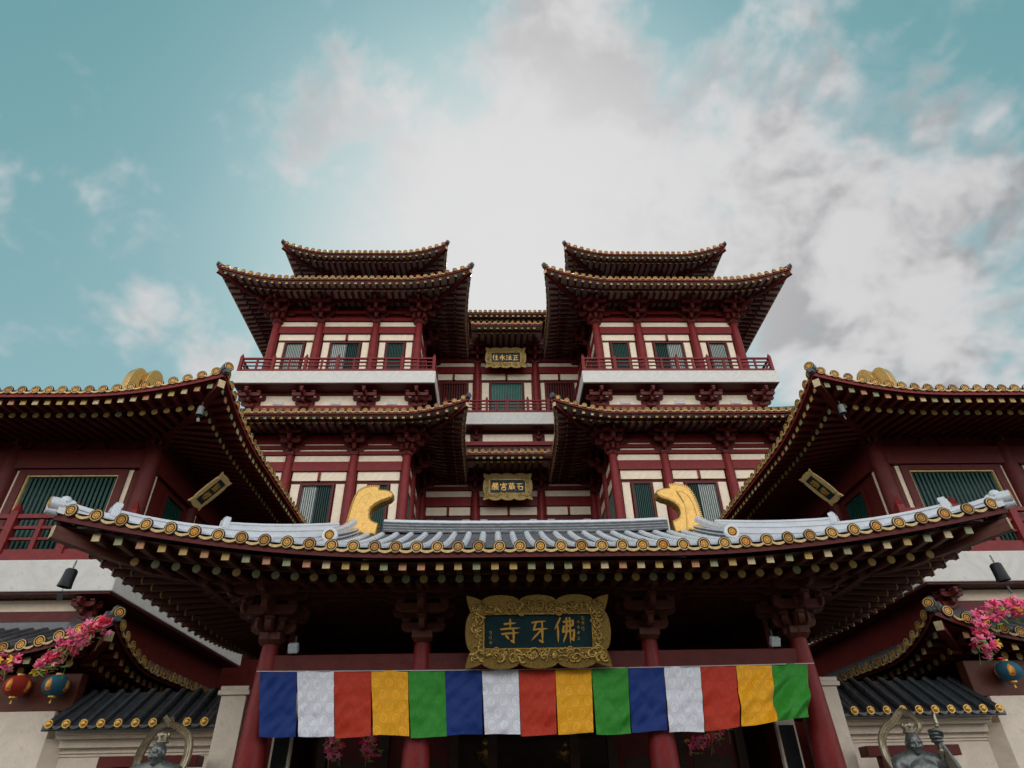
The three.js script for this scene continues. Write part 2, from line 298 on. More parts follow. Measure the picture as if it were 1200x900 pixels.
    for (let i = -nr - 1; i <= nr; i++) {
      const s = (i + .5) * q.rs, e = A - Math.abs(s);
      const f1 = Math.min(q.dR + .5, q.Th ? e : 9); if (f1 < .3) continue;
      const cm = q.capMats ? q.capMats[Math.floor(ci() * q.capMats.length)] : capMats[Math.floor(ci() * capMats.length)];
      const h = .055 * rk, p0 = soff(sd, s, .13, -h), p1 = soff(sd, s, f1, -h);
      E.add('flying_rafter', ub(.09 * rk, .1 * rk), q.matRafter || MT.redDark, beamMatrix(p0, p1));
      E.add('flying_rafter_cap', capSq, cm, new THREE.Matrix4().compose(soff(sd, s, .118, -h), new THREE.Quaternion().setFromEuler(new THREE.Euler(0, yaw, 0)), V3(1, 1, 1)));
      const f2 = Math.min(q.over + .4, q.Th ? e : 9); if (f2 < q.dR + .12) continue;
      const h2 = (q.far ? .12 : .165) * rk, r0 = soff(sd, s, q.dR, -h2), r1 = soff(sd, s, f2, -h2);
      E.add('round_rafter', ur(.062 * rk), q.matRafter || MT.redDark, beamMatrix(r0, r1));
      E.add('round_rafter_cap', capRd, q.capMats ? q.capMats[Math.floor(ci() * q.capMats.length)] : capMats[Math.floor(ci() * 3)], new THREE.Matrix4().compose(soff(sd, s, q.dR - .012, -h2), new THREE.Quaternion().setFromEuler(new THREE.Euler(0, yaw, 0)), V3(1, 1, 1)));
    }
  }
  E.flush();
  // hips: ridge tiles above, corner rafter below
  if (q.Th) for (const [sd, sg] of [['f', 1], ['f', -1], ...(q.backHips ? [['b', 1], ['b', -1]] : [])]) {
    const A = dims(sd)[0], hipTop = q.hipTop ?? q.Th, pts = [], lo = [];
    for (let i = 0; i <= 14; i++) { const d = .02 + (hipTop - .02) * i / 14; pts.push(surf(sd, sg * (A - d), d)); }
    const w = q.hipW || .2, hh = q.hipH || .26;
    const fr = framesOf(pts);
    const ridgeProf = (w, h) => [[-w / 2, -.05], [w / 2, -.05], [w / 2, h * .22], [w * .42, h * .24], [w * .42, h * .44], [w * .5, h * .46], [w * .5, h * .62], [w * .36, h * .66], [w * .3, h * .88], [0, h], [-w * .3, h * .88], [-w * .36, h * .66], [-w * .5, h * .62], [-w * .5, h * .46], [-w * .42, h * .44], [-w * .42, h * .24], [-w / 2, h * .22]];
    mesh('hip_ridge', sweep(fr, ridgeProf(w, hh * .62), null, .5), q.matTile || MT.tile, roof);
    if (q.pieces) { // upper tier with a cut-off end
      const k0 = Math.round(14 * .16), k1 = Math.round(14 * .5);
      mesh('hip_ridge', sweep(fr.slice(k0).map(f => ({ ...f, p: f.p.clone().addScaledVector(f.y, hh * .5) })), ridgeProf(w * .82, hh * .42), null, .5), q.matTile || MT.tile, roof);
      mesh('hip_ridge', sweep(fr.slice(k1).map(f => ({ ...f, p: f.p.clone().addScaledVector(f.y, hh * .86) })), ridgeProf(w * .7, hh * .36), null, .5), q.matTile || MT.tile, roof);
      for (const [kk, dy, s2] of [[k0, hh * .72, 1], [k1, hh * 1.03, .9]]) { const f = fr[kk]; const t = f.p.clone().sub(fr[kk + 1].p).normalize(); const m2 = mesh('ridge_end_tile', endTileGeo(), q.matTile || MT.tile, roof); m2.position.copy(f.p).addScaledVector(f.y, dy).addScaledVector(t, .02); m2.scale.setScalar(w * .5 * s2); m2.rotation.y = Math.atan2(t.x, t.z); }
    }
    // curled corner tile
    const tip = pts[0], t = tip.clone().sub(pts[1]).setY(0).normalize(), yaw = Math.atan2(t.x, t.z);
    const et = mesh('corner_tile', q.far ? roundelFarGeo : cornerTileGeo(), q.matTile || MT.tile, roof); et.position.copy(tip).add(V3(0, hh * .3, 0)).addScaledVector(t, .03); et.rotation.y = yaw; et.scale.setScalar(w * .55);
    if (!q.far) { const rd = mesh('end_tile', roundelGeo, MT.roundel, roof); rd.position.copy(tip).add(V3(0, hh * .32, 0)).addScaledVector(t, w * .55 * .95); rd.rotation.y = yaw; rd.scale.setScalar(w * .42); }
    const c0 = soff(sd, sg * (A - .06), .06, -.12 * rk), c1 = soff(sd, sg * (A - q.over - .4), q.over + .4, -.16 * rk), cm = soff(sd, sg * (A - q.over * .45), q.over * .45, -.13 * rk);
    for (const [s0, s1, ww] of [[c0, cm, .15], [cm, c1, .19]]) { const hr = mesh('hip_rafter', ub(ww * rk, .2 * rk), q.matRafter || MT.redDark, roof); beamMatrix(s0, s1).decompose(hr.position, hr.quaternion, hr.scale); }
    const hc = mesh('hip_rafter_cap', box(.15 * rk, .19 * rk, .02), MT.capPale, roof); hc.position.copy(c0).addScaledVector(t, .012); hc.rotation.y = yaw;
  }
  return { roof, surf, soff, dims };
}
let _et, _ct;
function endTileGeo() { return _et ||= merge([new RoundedBoxGeometry(2, 2, 1.2, 1, .2), new THREE.BoxGeometry(1.4, .7, 1).translate(0, 1.1, -.2), new THREE.CylinderGeometry(.55, .55, 1.5, 12).rotateX(Math.PI / 2).translate(0, -.1, 0)]); }
function cornerTileGeo() { return _ct ||= merge([new THREE.CylinderGeometry(1, 1, 1.6, 14).rotateX(Math.PI / 2), new THREE.SphereGeometry(.75, 10, 7).translate(0, .75, -.9), new THREE.SphereGeometry(.55, 8, 6).translate(.1, .55, -1.7), new THREE.CylinderGeometry(.5, .7, 1.4, 10).rotateX(Math.PI / 2).translate(0, -.9, .2)]); }

// ---------------------------------------------------------------- timber brackets
const armCache = {};
function armGeo(len, h, th) { // bracket arm along x, curved up at both ends, centred, bottom at y=0
  const k = [len, h, th].join(); if (armCache[k]) return armCache[k];
  const s = new THREE.Shape(), L = len / 2, c = h * .95; s.moveTo(-L + c, 0); s.lineTo(L - c, 0); s.quadraticCurveTo(L - c * .15, 0, L, h * .55); s.lineTo(L, h); s.lineTo(-L, h); s.lineTo(-L, h * .55); s.quadraticCurveTo(-L + c * .15, 0, -L + c, 0);
  return armCache[k] = metreUV(new THREE.ExtrudeGeometry(s, { depth: th - .016, bevelEnabled: true, bevelSize: .008, bevelThickness: .008, bevelSegments: 1, curveSegments: 4 }).translate(0, 0, -th / 2 + .008));
}
const blkCache = {};
function blockGeo(w, h) { // bearing block, narrowed foot, bottom at y=0
  const k = w + ',' + h; return blkCache[k] ||= metreUV(merge([new THREE.BoxGeometry(w, h * .6, w).translate(0, h * .7, 0), new THREE.CylinderGeometry(w * .7071, w * .53, h * .4, 4, 1).rotateY(Math.PI / 4).translate(0, h * .2, 0)]));
}
// list of pieces {name, geo, pos, ry}; u = unit tier height, faces +z
function bracketPieces(u, tiers = 3, k = 1) {
  const L = [], th = u * .42, ah = u * .62, bw = u * .62, bh = u * .38; let y = 0;
  L.push(['cap_block', blockGeo(u * 1.35 * k, u * .8), [0, 0, 0], 0]); y = u * .8;
  for (let t = 0; t < tiers; t++) {
    const reach = u * 1.45 * (t + 1) * k;
    // arms along the wall at each step out
    for (let j = 0; j <= t; j++) {
      const zz = j * u * 1.45 * k, len = u * (2.9 + 1.25 * t - .7 * j) * k;
      L.push(['bracket_arm', armGeo(+len.toFixed(3), +ah.toFixed(3), +th.toFixed(3)), [0, y, zz], 0]);
      for (const sx of [-1, 0, 1]) L.push(['bearing_block', blockGeo(+bw.toFixed(3), +bh.toFixed(3)), [sx * (len / 2 - bw / 2), y + ah, zz], 0]);
    }
    // projecting arm
    L.push(['bracket_arm', armGeo(+(reach * 2).toFixed(3), +ah.toFixed(3), +(th * 1.04).toFixed(3)), [0, y + .004, 0], Math.PI / 2]);
    L.push(['bearing_block', blockGeo(+bw.toFixed(3), +bh.toFixed(3)), [0, y + ah + .004, reach - bw / 2], 0]);
    y += ah + bh;
  }
  return { L, h: y };
}
const bsCache = {};
function bracketSet(parent, x, y, z, ry, u, tiers, m, pieces, k = 1) {
  const key = [u, tiers, k].join(), B = bsCache[key] ||= bracketPieces(u, tiers, k);
  if (!pieces) { B.merged ||= merge(B.L.map(([n, g, p, r]) => clean(g).clone().rotateY(r).translate(...p))); mesh('bracket_set', B.merged, m, parent, [x, y, z], [0, ry, 0]); return B.h; }
  const [n0, g0] = B.L[0], root = mesh('bracket_set', g0, m, parent, [x, y, z], [0, ry, 0]);
  for (const [n, g, p, r] of B.L.slice(1)) mesh(n, g, m, root, p, [0, r, 0]);
  return B.h;
}
function columnGeo(y0, y1, r0, r1) { const h = y1 - y0, pts = []; for (let i = 0; i <= 10; i++) { const t = i / 10; pts.push(new THREE.Vector2(lerp(r0, r1, t * t * .6 + t * .4) * (t > .97 ? .96 : 1), t * h)); } const g = new THREE.LatheGeometry(pts, 28); const u = g.attributes.uv; for (let i = 0; i < u.count; i++) u.setXY(i, u.getX(i) * 2 * Math.PI * r0 * .5, u.getY(i) * h * .5); return g; }

// railing along points [[x,z],...]; base y, height h
function railing(parent, pts, y, h, m, sp = 1.6, k = 1) {
  let root = null; const add = (n, g, p, r) => { if (!root) { root = mesh('railing', g, m, parent, p, r); return root; } const o = mesh(n, g, m, root); o.position.set(p[0], p[1], p[2]).sub(root.position); if (r) { o.rotation.set(...r); } return o; };
  // first piece is an unrotated box so that children keep their places
  const post = merge([new THREE.BoxGeometry(.15 * k, h, .15 * k).translate(0, h / 2, 0), new THREE.CylinderGeometry(.001, .1 * k, .22 * k, 4).rotateY(Math.PI / 4).translate(0, h + .11 * k, 0)]), small = new THREE.BoxGeometry(.09 * k, h * .8, .09 * k).translate(0, h * .4, 0);
  metreUV(post); metreUV(small);
  add('railing', post, [pts[0][0], y, pts[0][1]]);
  for (let i = 0; i + 1 < pts.length; i++) {
    const [x0, z0] = pts[i], [x1, z1] = pts[i + 1], L = Math.hypot(x1 - x0, z1 - z0), yaw = Math.atan2(-(z1 - z0), x1 - x0), n = Math.max(1, Math.round(L / sp));
    for (const [yy, hh, ww] of [[h * .88, .085, .1], [h * .62, .06, .07], [h * .36, .05, .06], [h * .06, .1, .09]]) add('rail', box(L, hh * k, ww * k), [(x0 + x1) / 2, y + yy, (z0 + z1) / 2], [0, yaw, 0]);
    for (let j = 0; j <= n; j++) { const t = j / n; if (!(i === 0 && j === 0) && !(i > 0 && j === 0)) add('rail_post', post, [lerp(x0, x1, t), y, lerp(z0, z1, t)]); if (j < n) { const tm = (j + .5) / n; add('baluster', small, [lerp(x0, x1, tm), y, lerp(z0, z1, tm)]); } }
  }
  return root;
}
// lattice window facing +z (or rotated); x0..x1,y0..y1 local in plane at z
function windowUnit(parent, x0, x1, y0, y1, z, o = {}) {
  const f = o.frame || .1, w = x1 - x0, h = y1 - y0, cx = (x0 + x1) / 2, cy = (y0 + y1) / 2;
  const fg = metreUV(merge([bxg(-w / 2, w / 2, h / 2 - f, h / 2, -.05, .06), bxg(-w / 2, w / 2, -h / 2, -h / 2 + f, -.05, .06), bxg(-w / 2, -w / 2 + f, -h / 2 + f, h / 2 - f, -.05, .058), bxg(w / 2 - f, w / 2, -h / 2 + f, h / 2 - f, -.05, .058)]));
  const root = mesh('window', fg, o.mFrame || MT.redDark, parent, [cx, cy, z]); if (o.ry) root.rotation.y = o.ry;
  mesh('pane', box(w - 2 * f + .02, h - 2 * f + .02, .02), MT.glass, root, [0, 0, -.10]);
  const n = o.bars || 14, iw = w - 2 * f, bw = iw / n * (o.barFill || .5);
  if (o.pieces) for (let i = 0; i < n; i++) mesh('window_bar', box(bw, h - 2 * f, .04), o.mBar || MT.green, root, [-iw / 2 + iw * (i + .5) / n, 0, -.02]);
  else mesh('window_lattice', metreUV(merge(Array.from({ length: n }, (_, i) => { const X = -iw / 2 + iw * (i + .5) / n; return bxg(X - bw / 2, X + bw / 2, -h / 2 + f, h / 2 - f, -.04, 0); }))), o.mBar || MT.green, root);
  if (o.blind) { const [b0, b1] = o.blind; mesh('blind', box(iw * (b1 - b0), h - 2 * f, .012), MT.blind, root, [-iw / 2 + iw * (b0 + b1) / 2, 0, -.062]); }
  return root;
}

// ================================================================ GROUND
{
  const add = (n, w, d, y, m, x, z, t = .2) => { const o = mesh(n, metreUV(new THREE.BoxGeometry(w, t, d), .25), m, scene, [x, y - t / 2, z]); o.userData.kind = 'structure'; return o; };
  add('ground', 1200, 1200, -.15, MT.paving, 0, 0);
  add('road', 300, 11, -.12, MT.asphalt, 0, 24.5, .03);
  add('forecourt', 70, 50, 0, MT.paving, 0, -6, .15);
}

// ================================================================ SHOPHOUSES ACROSS THE STREET (behind the viewer; they bound the low sky and send sunlight back)
{
  const tones = [[.42, .33, .22], [.36, .40, .38], [.48, .42, .34], [.40, .28, .22], [.44, .43, .38]].map(c => mat(...c, .85, { map: texPlaster, bump: .001 })), shut = mat(.10, .16, .14, .6), clay = mat(.30, .13, .08, .8, { map: texTile });
  const winG = metreUV(merge([bxg(-.55, .55, -.9, .9, -.06, .06)])), doorG = metreUV(bxg(-1.6, 1.6, 0, 2.9, -.06, .06)), roofShape = new THREE.Shape([[0, 0], [11, 0], [5.5, 2.6]].map(q => new THREE.Vector2(...q)));
  const roofG = metreUV(new THREE.ExtrudeGeometry(roofShape, { depth: 6.4, bevelEnabled: false }).rotateY(-Math.PI / 2));
  for (let i = 0; i < 10; i++) {
    const t = thing('shophouse', 'three-storey shophouse in a row across the street from the temple', 'shophouse', 'shophouses across the street'), x = -32.5 + i * 6.5;
    mesh('wall', box(6.4, 12, 10.6), tones[(i * 3) % 5], t, [0, 6, 5.3]);
    for (const y of [5.2, 8.9]) for (const wx of [-1.9, 0, 1.9]) mesh('window', winG, shut, t, [wx, y + .6, -.02]);
    mesh('shopfront', doorG, shut, t, [0, 0, -.02]); mesh('awning', box(6.2, .12, 2.2), clay, t, [0, 3.6, -1.1], [-.12, 0, 0]);
    mesh('roof', roofG, clay, t, [3.2, 12, -.2]);
    t.position.set(x, -.15, 33);
  }
}

// ================================================================ SIGN LETTERING (brush strokes on a 100 grid, y down)
const STR = {
  si: [[25, 20, 75, 17], [50, 4, 50, 38], [10, 41, 92, 37], [15, 60, 88, 56], [64, 44, 64, 95, 52, 87], [32, 68, 43, 81]],
  ya: [[20, 15, 80, 11], [37, 15, 26, 44, 88, 41], [63, 12, 63, 95, 48, 87], [60, 45, 15, 88]],
  fo: [[30, 4, 6, 46], [20, 35, 20, 95], [44, 16, 83, 12, 82, 30, 44, 34, 40, 54, 87, 49, 83, 86, 73, 80], [57, 3, 55, 60, 40, 95], [70, 3, 70, 99]],
  zhu: [[30, 4, 6, 46], [20, 35, 20, 95], [60, 4, 70, 15], [46, 27, 90, 24], [49, 53, 86, 50], [40, 90, 96, 87], [68, 27, 68, 88]],
  yong: [[45, 3, 56, 12], [33, 23, 55, 22, 53, 95, 41, 86], [10, 42, 40, 39, 12, 80], [86, 28, 60, 48], [56, 42, 96, 90]],
  fa: [[12, 12, 23, 23], [8, 38, 19, 48], [5, 92, 26, 62], [45, 26, 88, 23], [66, 5, 66, 48], [36, 51, 95, 47], [64, 50, 44, 86, 88, 80], [77, 66, 92, 93]],
  zheng: [[12, 13, 90, 10], [52, 12, 52, 88], [52, 49, 85, 46], [26, 40, 26, 88], [5, 91, 96, 87]],
  shi: [[10, 16, 90, 12], [46, 15, 10, 64], [35, 50, 35, 93], [35, 51, 82, 48, 80, 91, 35, 91]],
  gong: [[50, 2, 56, 12], [13, 18, 9, 34], [13, 19, 90, 16, 83, 31], [36, 34, 36, 53], [36, 34, 68, 33, 67, 52, 36, 52], [50, 53, 46, 63], [26, 64, 26, 96], [26, 65, 76, 63, 75, 95, 26, 94]],
  yan: [[22, 6, 44, 5, 43, 21, 23, 22, 22, 6], [57, 6, 80, 5, 79, 21, 58, 22, 57, 6], [8, 33, 94, 30], [15, 33, 4, 96], [25, 46, 55, 44], [32, 46, 32, 84], [48, 44, 48, 93], [32, 58, 48, 57], [22, 87, 55, 80], [67, 40, 56, 63], [62, 53, 93, 50], [85, 53, 58, 95], [66, 66, 96, 95]],
  zang: [[10, 15, 90, 12], [35, 4, 35, 25], [65, 3, 64, 25], [24, 34, 8, 95], [22, 36, 82, 32], [60, 28, 92, 94], [88, 48, 58, 84], [30, 50, 52, 49, 52, 82, 31, 83, 30, 50], [30, 66, 52, 65]],
  lou: [[5, 32, 40, 29], [22, 5, 22, 95], [21, 36, 4, 68], [24, 42, 36, 56], [48, 12, 90, 10, 89, 38, 50, 40, 48, 12], [44, 25, 95, 23], [68, 3, 68, 55], [46, 56, 92, 53], [64, 56, 52, 78, 88, 94], [84, 60, 48, 95]],
  gu: [[8, 15, 44, 13], [26, 4, 26, 28], [12, 30, 42, 28], [14, 40, 38, 39, 38, 60, 14, 61, 14, 40], [18, 68, 22, 82], [36, 66, 32, 82], [5, 90, 48, 86], [54, 30, 94, 27], [72, 6, 72, 48], [56, 50, 88, 48, 52, 95], [60, 58, 96, 94]],
  zhong: [[24, 4, 4, 34], [24, 5, 44, 26], [12, 40, 38, 38], [6, 58, 42, 56], [24, 40, 24, 88], [5, 92, 46, 86], [70, 3, 76, 12], [52, 18, 94, 15], [60, 22, 64, 32], [84, 20, 80, 32], [48, 38, 97, 35], [54, 48, 90, 46, 90, 72, 54, 73, 54, 48], [54, 60, 90, 59], [72, 47, 72, 92], [48, 94, 97, 90], [52, 82, 92, 80]],
};
function glyphGeo(key, size, depth, weight = 10) {
  const k = size / 100, l = [];
  for (const st of STR[key]) for (let i = 0; i + 3 < st.length; i += 2) {
    const x0 = st[i] - 50, y0 = 50 - st[i + 1], x1 = st[i + 2] - 50, y1 = 50 - st[i + 3], L = Math.hypot(x1 - x0, y1 - y0), ang = Math.atan2(y1 - y0, x1 - x0), last = i + 5 >= st.length;
    const w0 = weight * .62, w1 = last ? weight * (L < 30 ? .5 : .34) : weight * .55, s = new THREE.Shape();
    s.moveTo(-w0 * .7, w0 * .35); s.quadraticCurveTo(L * .25, w0 * .62, L * .5, (w0 + w1) * .38); s.quadraticCurveTo(L * .8, w1 * .7, L + w1 * .6, w1 * .1); s.quadraticCurveTo(L * .8, -w1 * 1.05, L * .5, -(w0 + w1) * .38); s.quadraticCurveTo(L * .25, -w0 * .5, -w0 * .3, -w0 * .75); s.closePath();
    l.push(new THREE.ExtrudeGeometry(s, { depth: depth / k, bevelEnabled: false, curveSegments: 3 }).rotateZ(ang).translate(x0, y0, l.length * .06));
  }
  return merge(l).scale(k, k, k);
}
// carved sign board: w x h panel, frame width fw; local origin at its centre, faces +z
function signboard(name, label, w, h, fw, chars, o = {}) {
  const t = thing(name, label, 'signboard', o.group);
  const m = o.mFrame || MT.goldOld, W = w / 2 + fw, H = h / 2 + fw;
  const s = new THREE.Shape(); // scalloped outline with flared corners
  const nT = o.nT || 3, nS = 1, fl = fw * .34, dip = fw * .36;
  s.moveTo(-W - fl, H + fl);
  const run = (x0, y0, x1, y1, n, nx, ny) => { // scallops bulging outwards between cusps
    const ex = x1 - x0, ey = y1 - y0, m0 = fw * 1.15 / Math.hypot(ex, ey), seg = (1 - 2 * m0) / n;
    s.quadraticCurveTo(x0 + ex * m0 * .55 - nx * dip * .25, y0 + ey * m0 * .55 - ny * dip * .25, x0 + ex * m0 - nx * dip, y0 + ey * m0 - ny * dip);
    for (let i = 0; i < n; i++) { const a = m0 + seg * i, b = a + seg; s.bezierCurveTo(x0 + ex * (a + seg * .12) + nx * dip * .45, y0 + ey * (a + seg * .12) + ny * dip * .45, x0 + ex * (b - seg * .12) + nx * dip * .45, y0 + ey * (b - seg * .12) + ny * dip * .45, x0 + ex * b - nx * dip, y0 + ey * b - ny * dip); }
    s.quadraticCurveTo(x1 - ex * m0 * .55 - nx * dip * .25, y1 - ey * m0 * .55 - ny * dip * .25, x1, y1);
  };
  run(-W - fl, H + fl, W + fl, H + fl, nT, 0, 1); run(W + fl, H + fl, W + fl, -H - fl, nS, 1, 0); run(W + fl, -H - fl, -W - fl, -H - fl, nT, 0, -1); run(-W - fl, -H - fl, -W - fl, H + fl, nS, -1, 0);
  const hole = new THREE.Path(); hole.moveTo(-w / 2, -h / 2); hole.lineTo(-w / 2, h / 2); hole.lineTo(w / 2, h / 2); hole.lineTo(w / 2, -h / 2); hole.closePath(); s.holes.push(hole);
  const dp = fw * .22, fr = mesh('frame', metreUV(new THREE.ExtrudeGeometry(s, { depth: dp, bevelEnabled: true, bevelSize: fw * .03, bevelThickness: fw * .04, bevelSegments: 1, curveSegments: 8 }), 1.5), m, t);
  // carved curls and beads standing out of the frame
  const R = mulberry(o.seed || 5), cl = [];
  const nC = o.nC || 150;
  for (let i = 0; i < nC; i++) {
    const per = R() * (2 * w + 2 * h + 8 * fw), hx = 2 * w + 4 * fw; let x, y;
    if (per < hx) { x = (R() * 2 - 1) * (W - fw * .1); y = (R() < .5 ? 1 : -1) * (h / 2 + fw * (.12 + .62 * R())); } else { y = (R() * 2 - 1) * (H - fw * .1); x = (R() < .5 ? 1 : -1) * (w / 2 + fw * (.12 + .62 * R())); }
    const rr = fw * (.08 + .2 * R());
    if (R() < .7) cl.push(new THREE.TorusGeometry(rr, rr * .34, 5, 9, 3.2 + R() * 2.2).rotateZ(R() * 6.3).rotateX((R() - .5) * .5).translate(x, y, dp + fw * .12));
    else cl.push(new THREE.SphereGeometry(rr * .8, 7, 5).scale(1.5, .8, .7).rotateZ(R() * 3).translate(x, y, dp + fw * .05));
  }
  const cg = mesh('carving', merge(cl), m, fr); cg.userData.kind = 'stuff';
  // inner lip and the panel
  mesh('frame_lip', metreUV(merge([bxg(-w / 2 - fw * .06, w / 2 + fw * .06, h / 2, h / 2 + fw * .06, dp, dp + fw * .1), bxg(-w / 2 - fw * .06, w / 2 + fw * .06, -h / 2 - fw * .06, -h / 2, dp, dp + fw * .1), bxg(-w / 2 - fw * .06, -w / 2, -h / 2, h / 2, dp, dp + fw * .098), bxg(w / 2, w / 2 + fw * .06, -h / 2, h / 2, dp, dp + fw * .098)])), MT.gold, fr);
  mesh('panel', box(w, h, .03), MT.panelBlue, t, [0, 0, .02]);
  for (const [c, x, y, sz, wt] of chars) mesh('lettering', glyphGeo(c, sz, .014, wt || 10), o.mText || MT.gold, t, [x, y, .036]);
  return t;
}

// ================================================================ FRONT GATE
{
  const t = thing('temple_gate', 'front temple gate with curved grey tiled roof carried on four red columns', 'gate');
  const CX = [-4.75, -2.05, 2.05, 4.8];
  // roof (hip and gable, ridge along x)
  const R = buildRoof({ parent: t, cx: 0, cz: -2.15, a: 7.28, b: 4.2, TF: 4.2, TS: 3.3, Th: 3.3, h0: 5.17, m: .375, c: .017, lift: .54, flare: .46, E: 5.2, Tl: 3.3, sp: .336, rr: .072, rs: .298, so: .19, ks: .13, over: 2.15, dR: .62, pieces: true, panStep: .14, sides: 'flr', matSoffit: MT.brown, matRafter: MT.brown, matBoard: MT.redDark, hipW: .22, hipH: .33, hipTop: 3.2, backHips: true, roofLabel: 'grey glazed tile roof with gilded end tiles' });
  const roof = R.roof;
  // gable walls and main ridge
  const rz = -2.15, rTop = 5.17 + .375 * 4.2 + .017 * 4.2 * 4.2; // deck height at the ridge
  for (const s of [-1, 1]) {
    const sh = new THREE.Shape(); sh.moveTo(-.9, 0); for (let i = -6; i <= 6; i++) { const z = i / 6 * .9, d = 4.2 - Math.abs(z); sh.lineTo(z, .375 * (d - 3.3) + .017 * (d * d - 3.3 * 3.3) - .02); } sh.lineTo(.9, 0);
    mesh('gable', metreUV(new THREE.ExtrudeGeometry(sh, { depth: .12, bevelEnabled: false }).rotateY(Math.PI / 2).translate(-.06, 0, 0)), MT.redDark, roof, [s * 3.95, 5.17 + .375 * 3.3 + .017 * 10.89 - .02, rz]);
  }
  const rp = []; for (let i = 0; i <= 24; i++) { const x = -3.35 + 6.7 * i / 24; rp.push({ p: V3(x, rTop - .02 + .06 * Math.pow(Math.abs(x) / 3.35, 3), rz), x: V3(0, 0, 1), y: UP }); }
  const lay = (y0, h, w, m, n) => mesh('ridge_course', sweep(rp, rectProf(w, h, y0), null, .3), m, roof);
  for (let k = 0; k < 8; k++) lay(k * .032, .025, .262 + (k % 2) * .012 + (k % 3) * .006, k % 2 ? MT.ridgeTile : MT.pan);
  lay(.0, .25, .22, MT.pan);
  mesh('ridge_cap', sweep(rp.map(f => ({ ...f, p: f.p.clone().add(V3(0, .255, 0)) })), halfProf(.1, 8), (q, i) => i % 2 ? 1 : .97, .6), MT.tile, roof);
  // descending ridges at the gables, ending in a round tile
  for (const s of [-1, 1]) for (const fb of [1]) {
    const pts = []; for (let i = 0; i <= 10; i++) { const d = 3.8 - 1.75 * i / 10; pts.push(R.surf('f', s * 3.95, Math.max(d, 0)).add(V3(0, .02, 0))); }
    const fr = framesOf(pts), pr = (w, h, y0) => [[-w / 2, y0], [w / 2, y0], [w / 2, y0 + h], [-w / 2, y0 + h]];
    const flare = f => f; 
    for (let k = 0; k < 6; k++) mesh('ridge_course', sweep(fr, pr(.24 + (k % 2) * .03, .027, k * .035), null, .3), k % 2 ? MT.tile : MT.pan, roof);
    mesh('ridge_cap', sweep(fr.map((f, i) => ({ ...f, p: f.p.clone().addScaledVector(f.y, .215 + .10 * Math.pow(1 - i / 10, 2)) })), halfProf(.095, 8), null, .6), MT.tile, roof);
    const e = fr[10].p.clone().addScaledVector(fr[10].y, .15); const o = mesh('ridge_end_tile', roundelGeo, MT.roundel, roof, e.clone().add(V3(0, 0, .06)).toArray()); o.scale.set(.1, .1, .1);
    const o2 = mesh('ridge_end_tile', new THREE.TorusGeometry(.12, .045, 8, 20), MT.tile, roof, e.clone().add(V3(0, 0, .04)).toArray());
  }
  // gilded owl-tail ornaments at the ridge ends
  const out = [[180, 720], [186, 640], [205, 560], [225, 450], [250, 370], [290, 310], [350, 280], [440, 268], [520, 272], [522, 302], [600, 306], [660, 322], [684, 345], [672, 385], [630, 402], [560, 422], [500, 450], [458, 480], [440, 510], [446, 552], [472, 582], [520, 602], [552, 610], [535, 720]];
  const cvx = X => (X - 430) / 502 * 1.06, cvy = Y => (720 - Y) / 452 * 1.27;
  const oShape = (ins = 0) => { const sh = new THREE.Shape(); const c = [cvx(400), cvy(500)]; sh.setFromPoints(out.map(([X, Y]) => new THREE.Vector2(cvx(X), cvy(Y)))); return sh; };
  const bodyG = metreUV(new THREE.ExtrudeGeometry(oShape(), { depth: .18, bevelEnabled: true, bevelSize: .06, bevelOffset: -.058, bevelThickness: .075, bevelSegments: 6, curveSegments: 6 }).translate(0, 0, -.08), .8);
  const inner = [[268, 700], [272, 560], [290, 455], [322, 392], [378, 352], [445, 345], [412, 400], [384, 450], [374, 510], [384, 600], [404, 700]];
  const swellG = metreUV(new THREE.ExtrudeGeometry(new THREE.Shape(inner.map(([X, Y]) => new THREE.Vector2(cvx(X), cvy(Y)))), { depth: .24, bevelEnabled: true, bevelSize: .05, bevelOffset: -.02, bevelThickness: .06, bevelSegments: 5 }).translate(0, 0, -.12), .8);
  for (const s of [-1, 1]) {
    const root = mesh('ridge_ornament', bodyG, MT.goldLeaf, roof, [s * 3.72, 6.98, rz]); root.rotation.y = s > 0 ? Math.PI : 0; root.userData.label = 'gilded owl-tail ridge ornament with ribbed crest';
    root.userData = { label: 'gilded owl-tail ridge ornament with ribbed crest' };
    // (fins and swelling are merged in so that the ornament stays a sub-part)
  }
  const spine = [[180, 715], [186, 640], [205, 560], [225, 450], [250, 370], [290, 310], [350, 280], [440, 268], [520, 272]].map(([X, Y]) => V3(cvx(X), cvy(Y), 0));
  const cur = new THREE.CatmullRomCurve3(spine), fins = [];
  for (let i = 0; i < 34; i++) { const p = cur.getPointAt((i + .5) / 34), tg = cur.getTangentAt((i + .5) / 34); const g = new RoundedBoxGeometry(.043, .13, .30, 1, .012).translate(0, -.052, 0); g.rotateZ(Math.atan2(tg.y, tg.x)); g.translate(p.x, p.y, 0); fins.push(g); }
  const tubeOf = (P, z, r) => new THREE.TubeGeometry(new THREE.CatmullRomCurve3(P.map(([X, Y]) => V3(cvx(X), cvy(Y), z))), 30, r, 7);
  const rim = [[676, 352], [632, 392], [560, 412], [496, 440], [450, 474], [430, 510], [436, 556], [466, 590], [520, 610], [545, 618]], crest = [[222, 715], [228, 640], [246, 560], [264, 460], [288, 392], [326, 344], [380, 318], [450, 306], [540, 316], [640, 336]];
  const ornG = merge([bodyG, swellG, ...[-.125, .125].flatMap(z => [tubeOf(rim, z, .03), tubeOf(crest, z, .024)]), ...fins.map(g => metreUV(g))]);
  for (const c of roof.children) if (c.name === 'ridge_ornament') c.geometry = ornG;

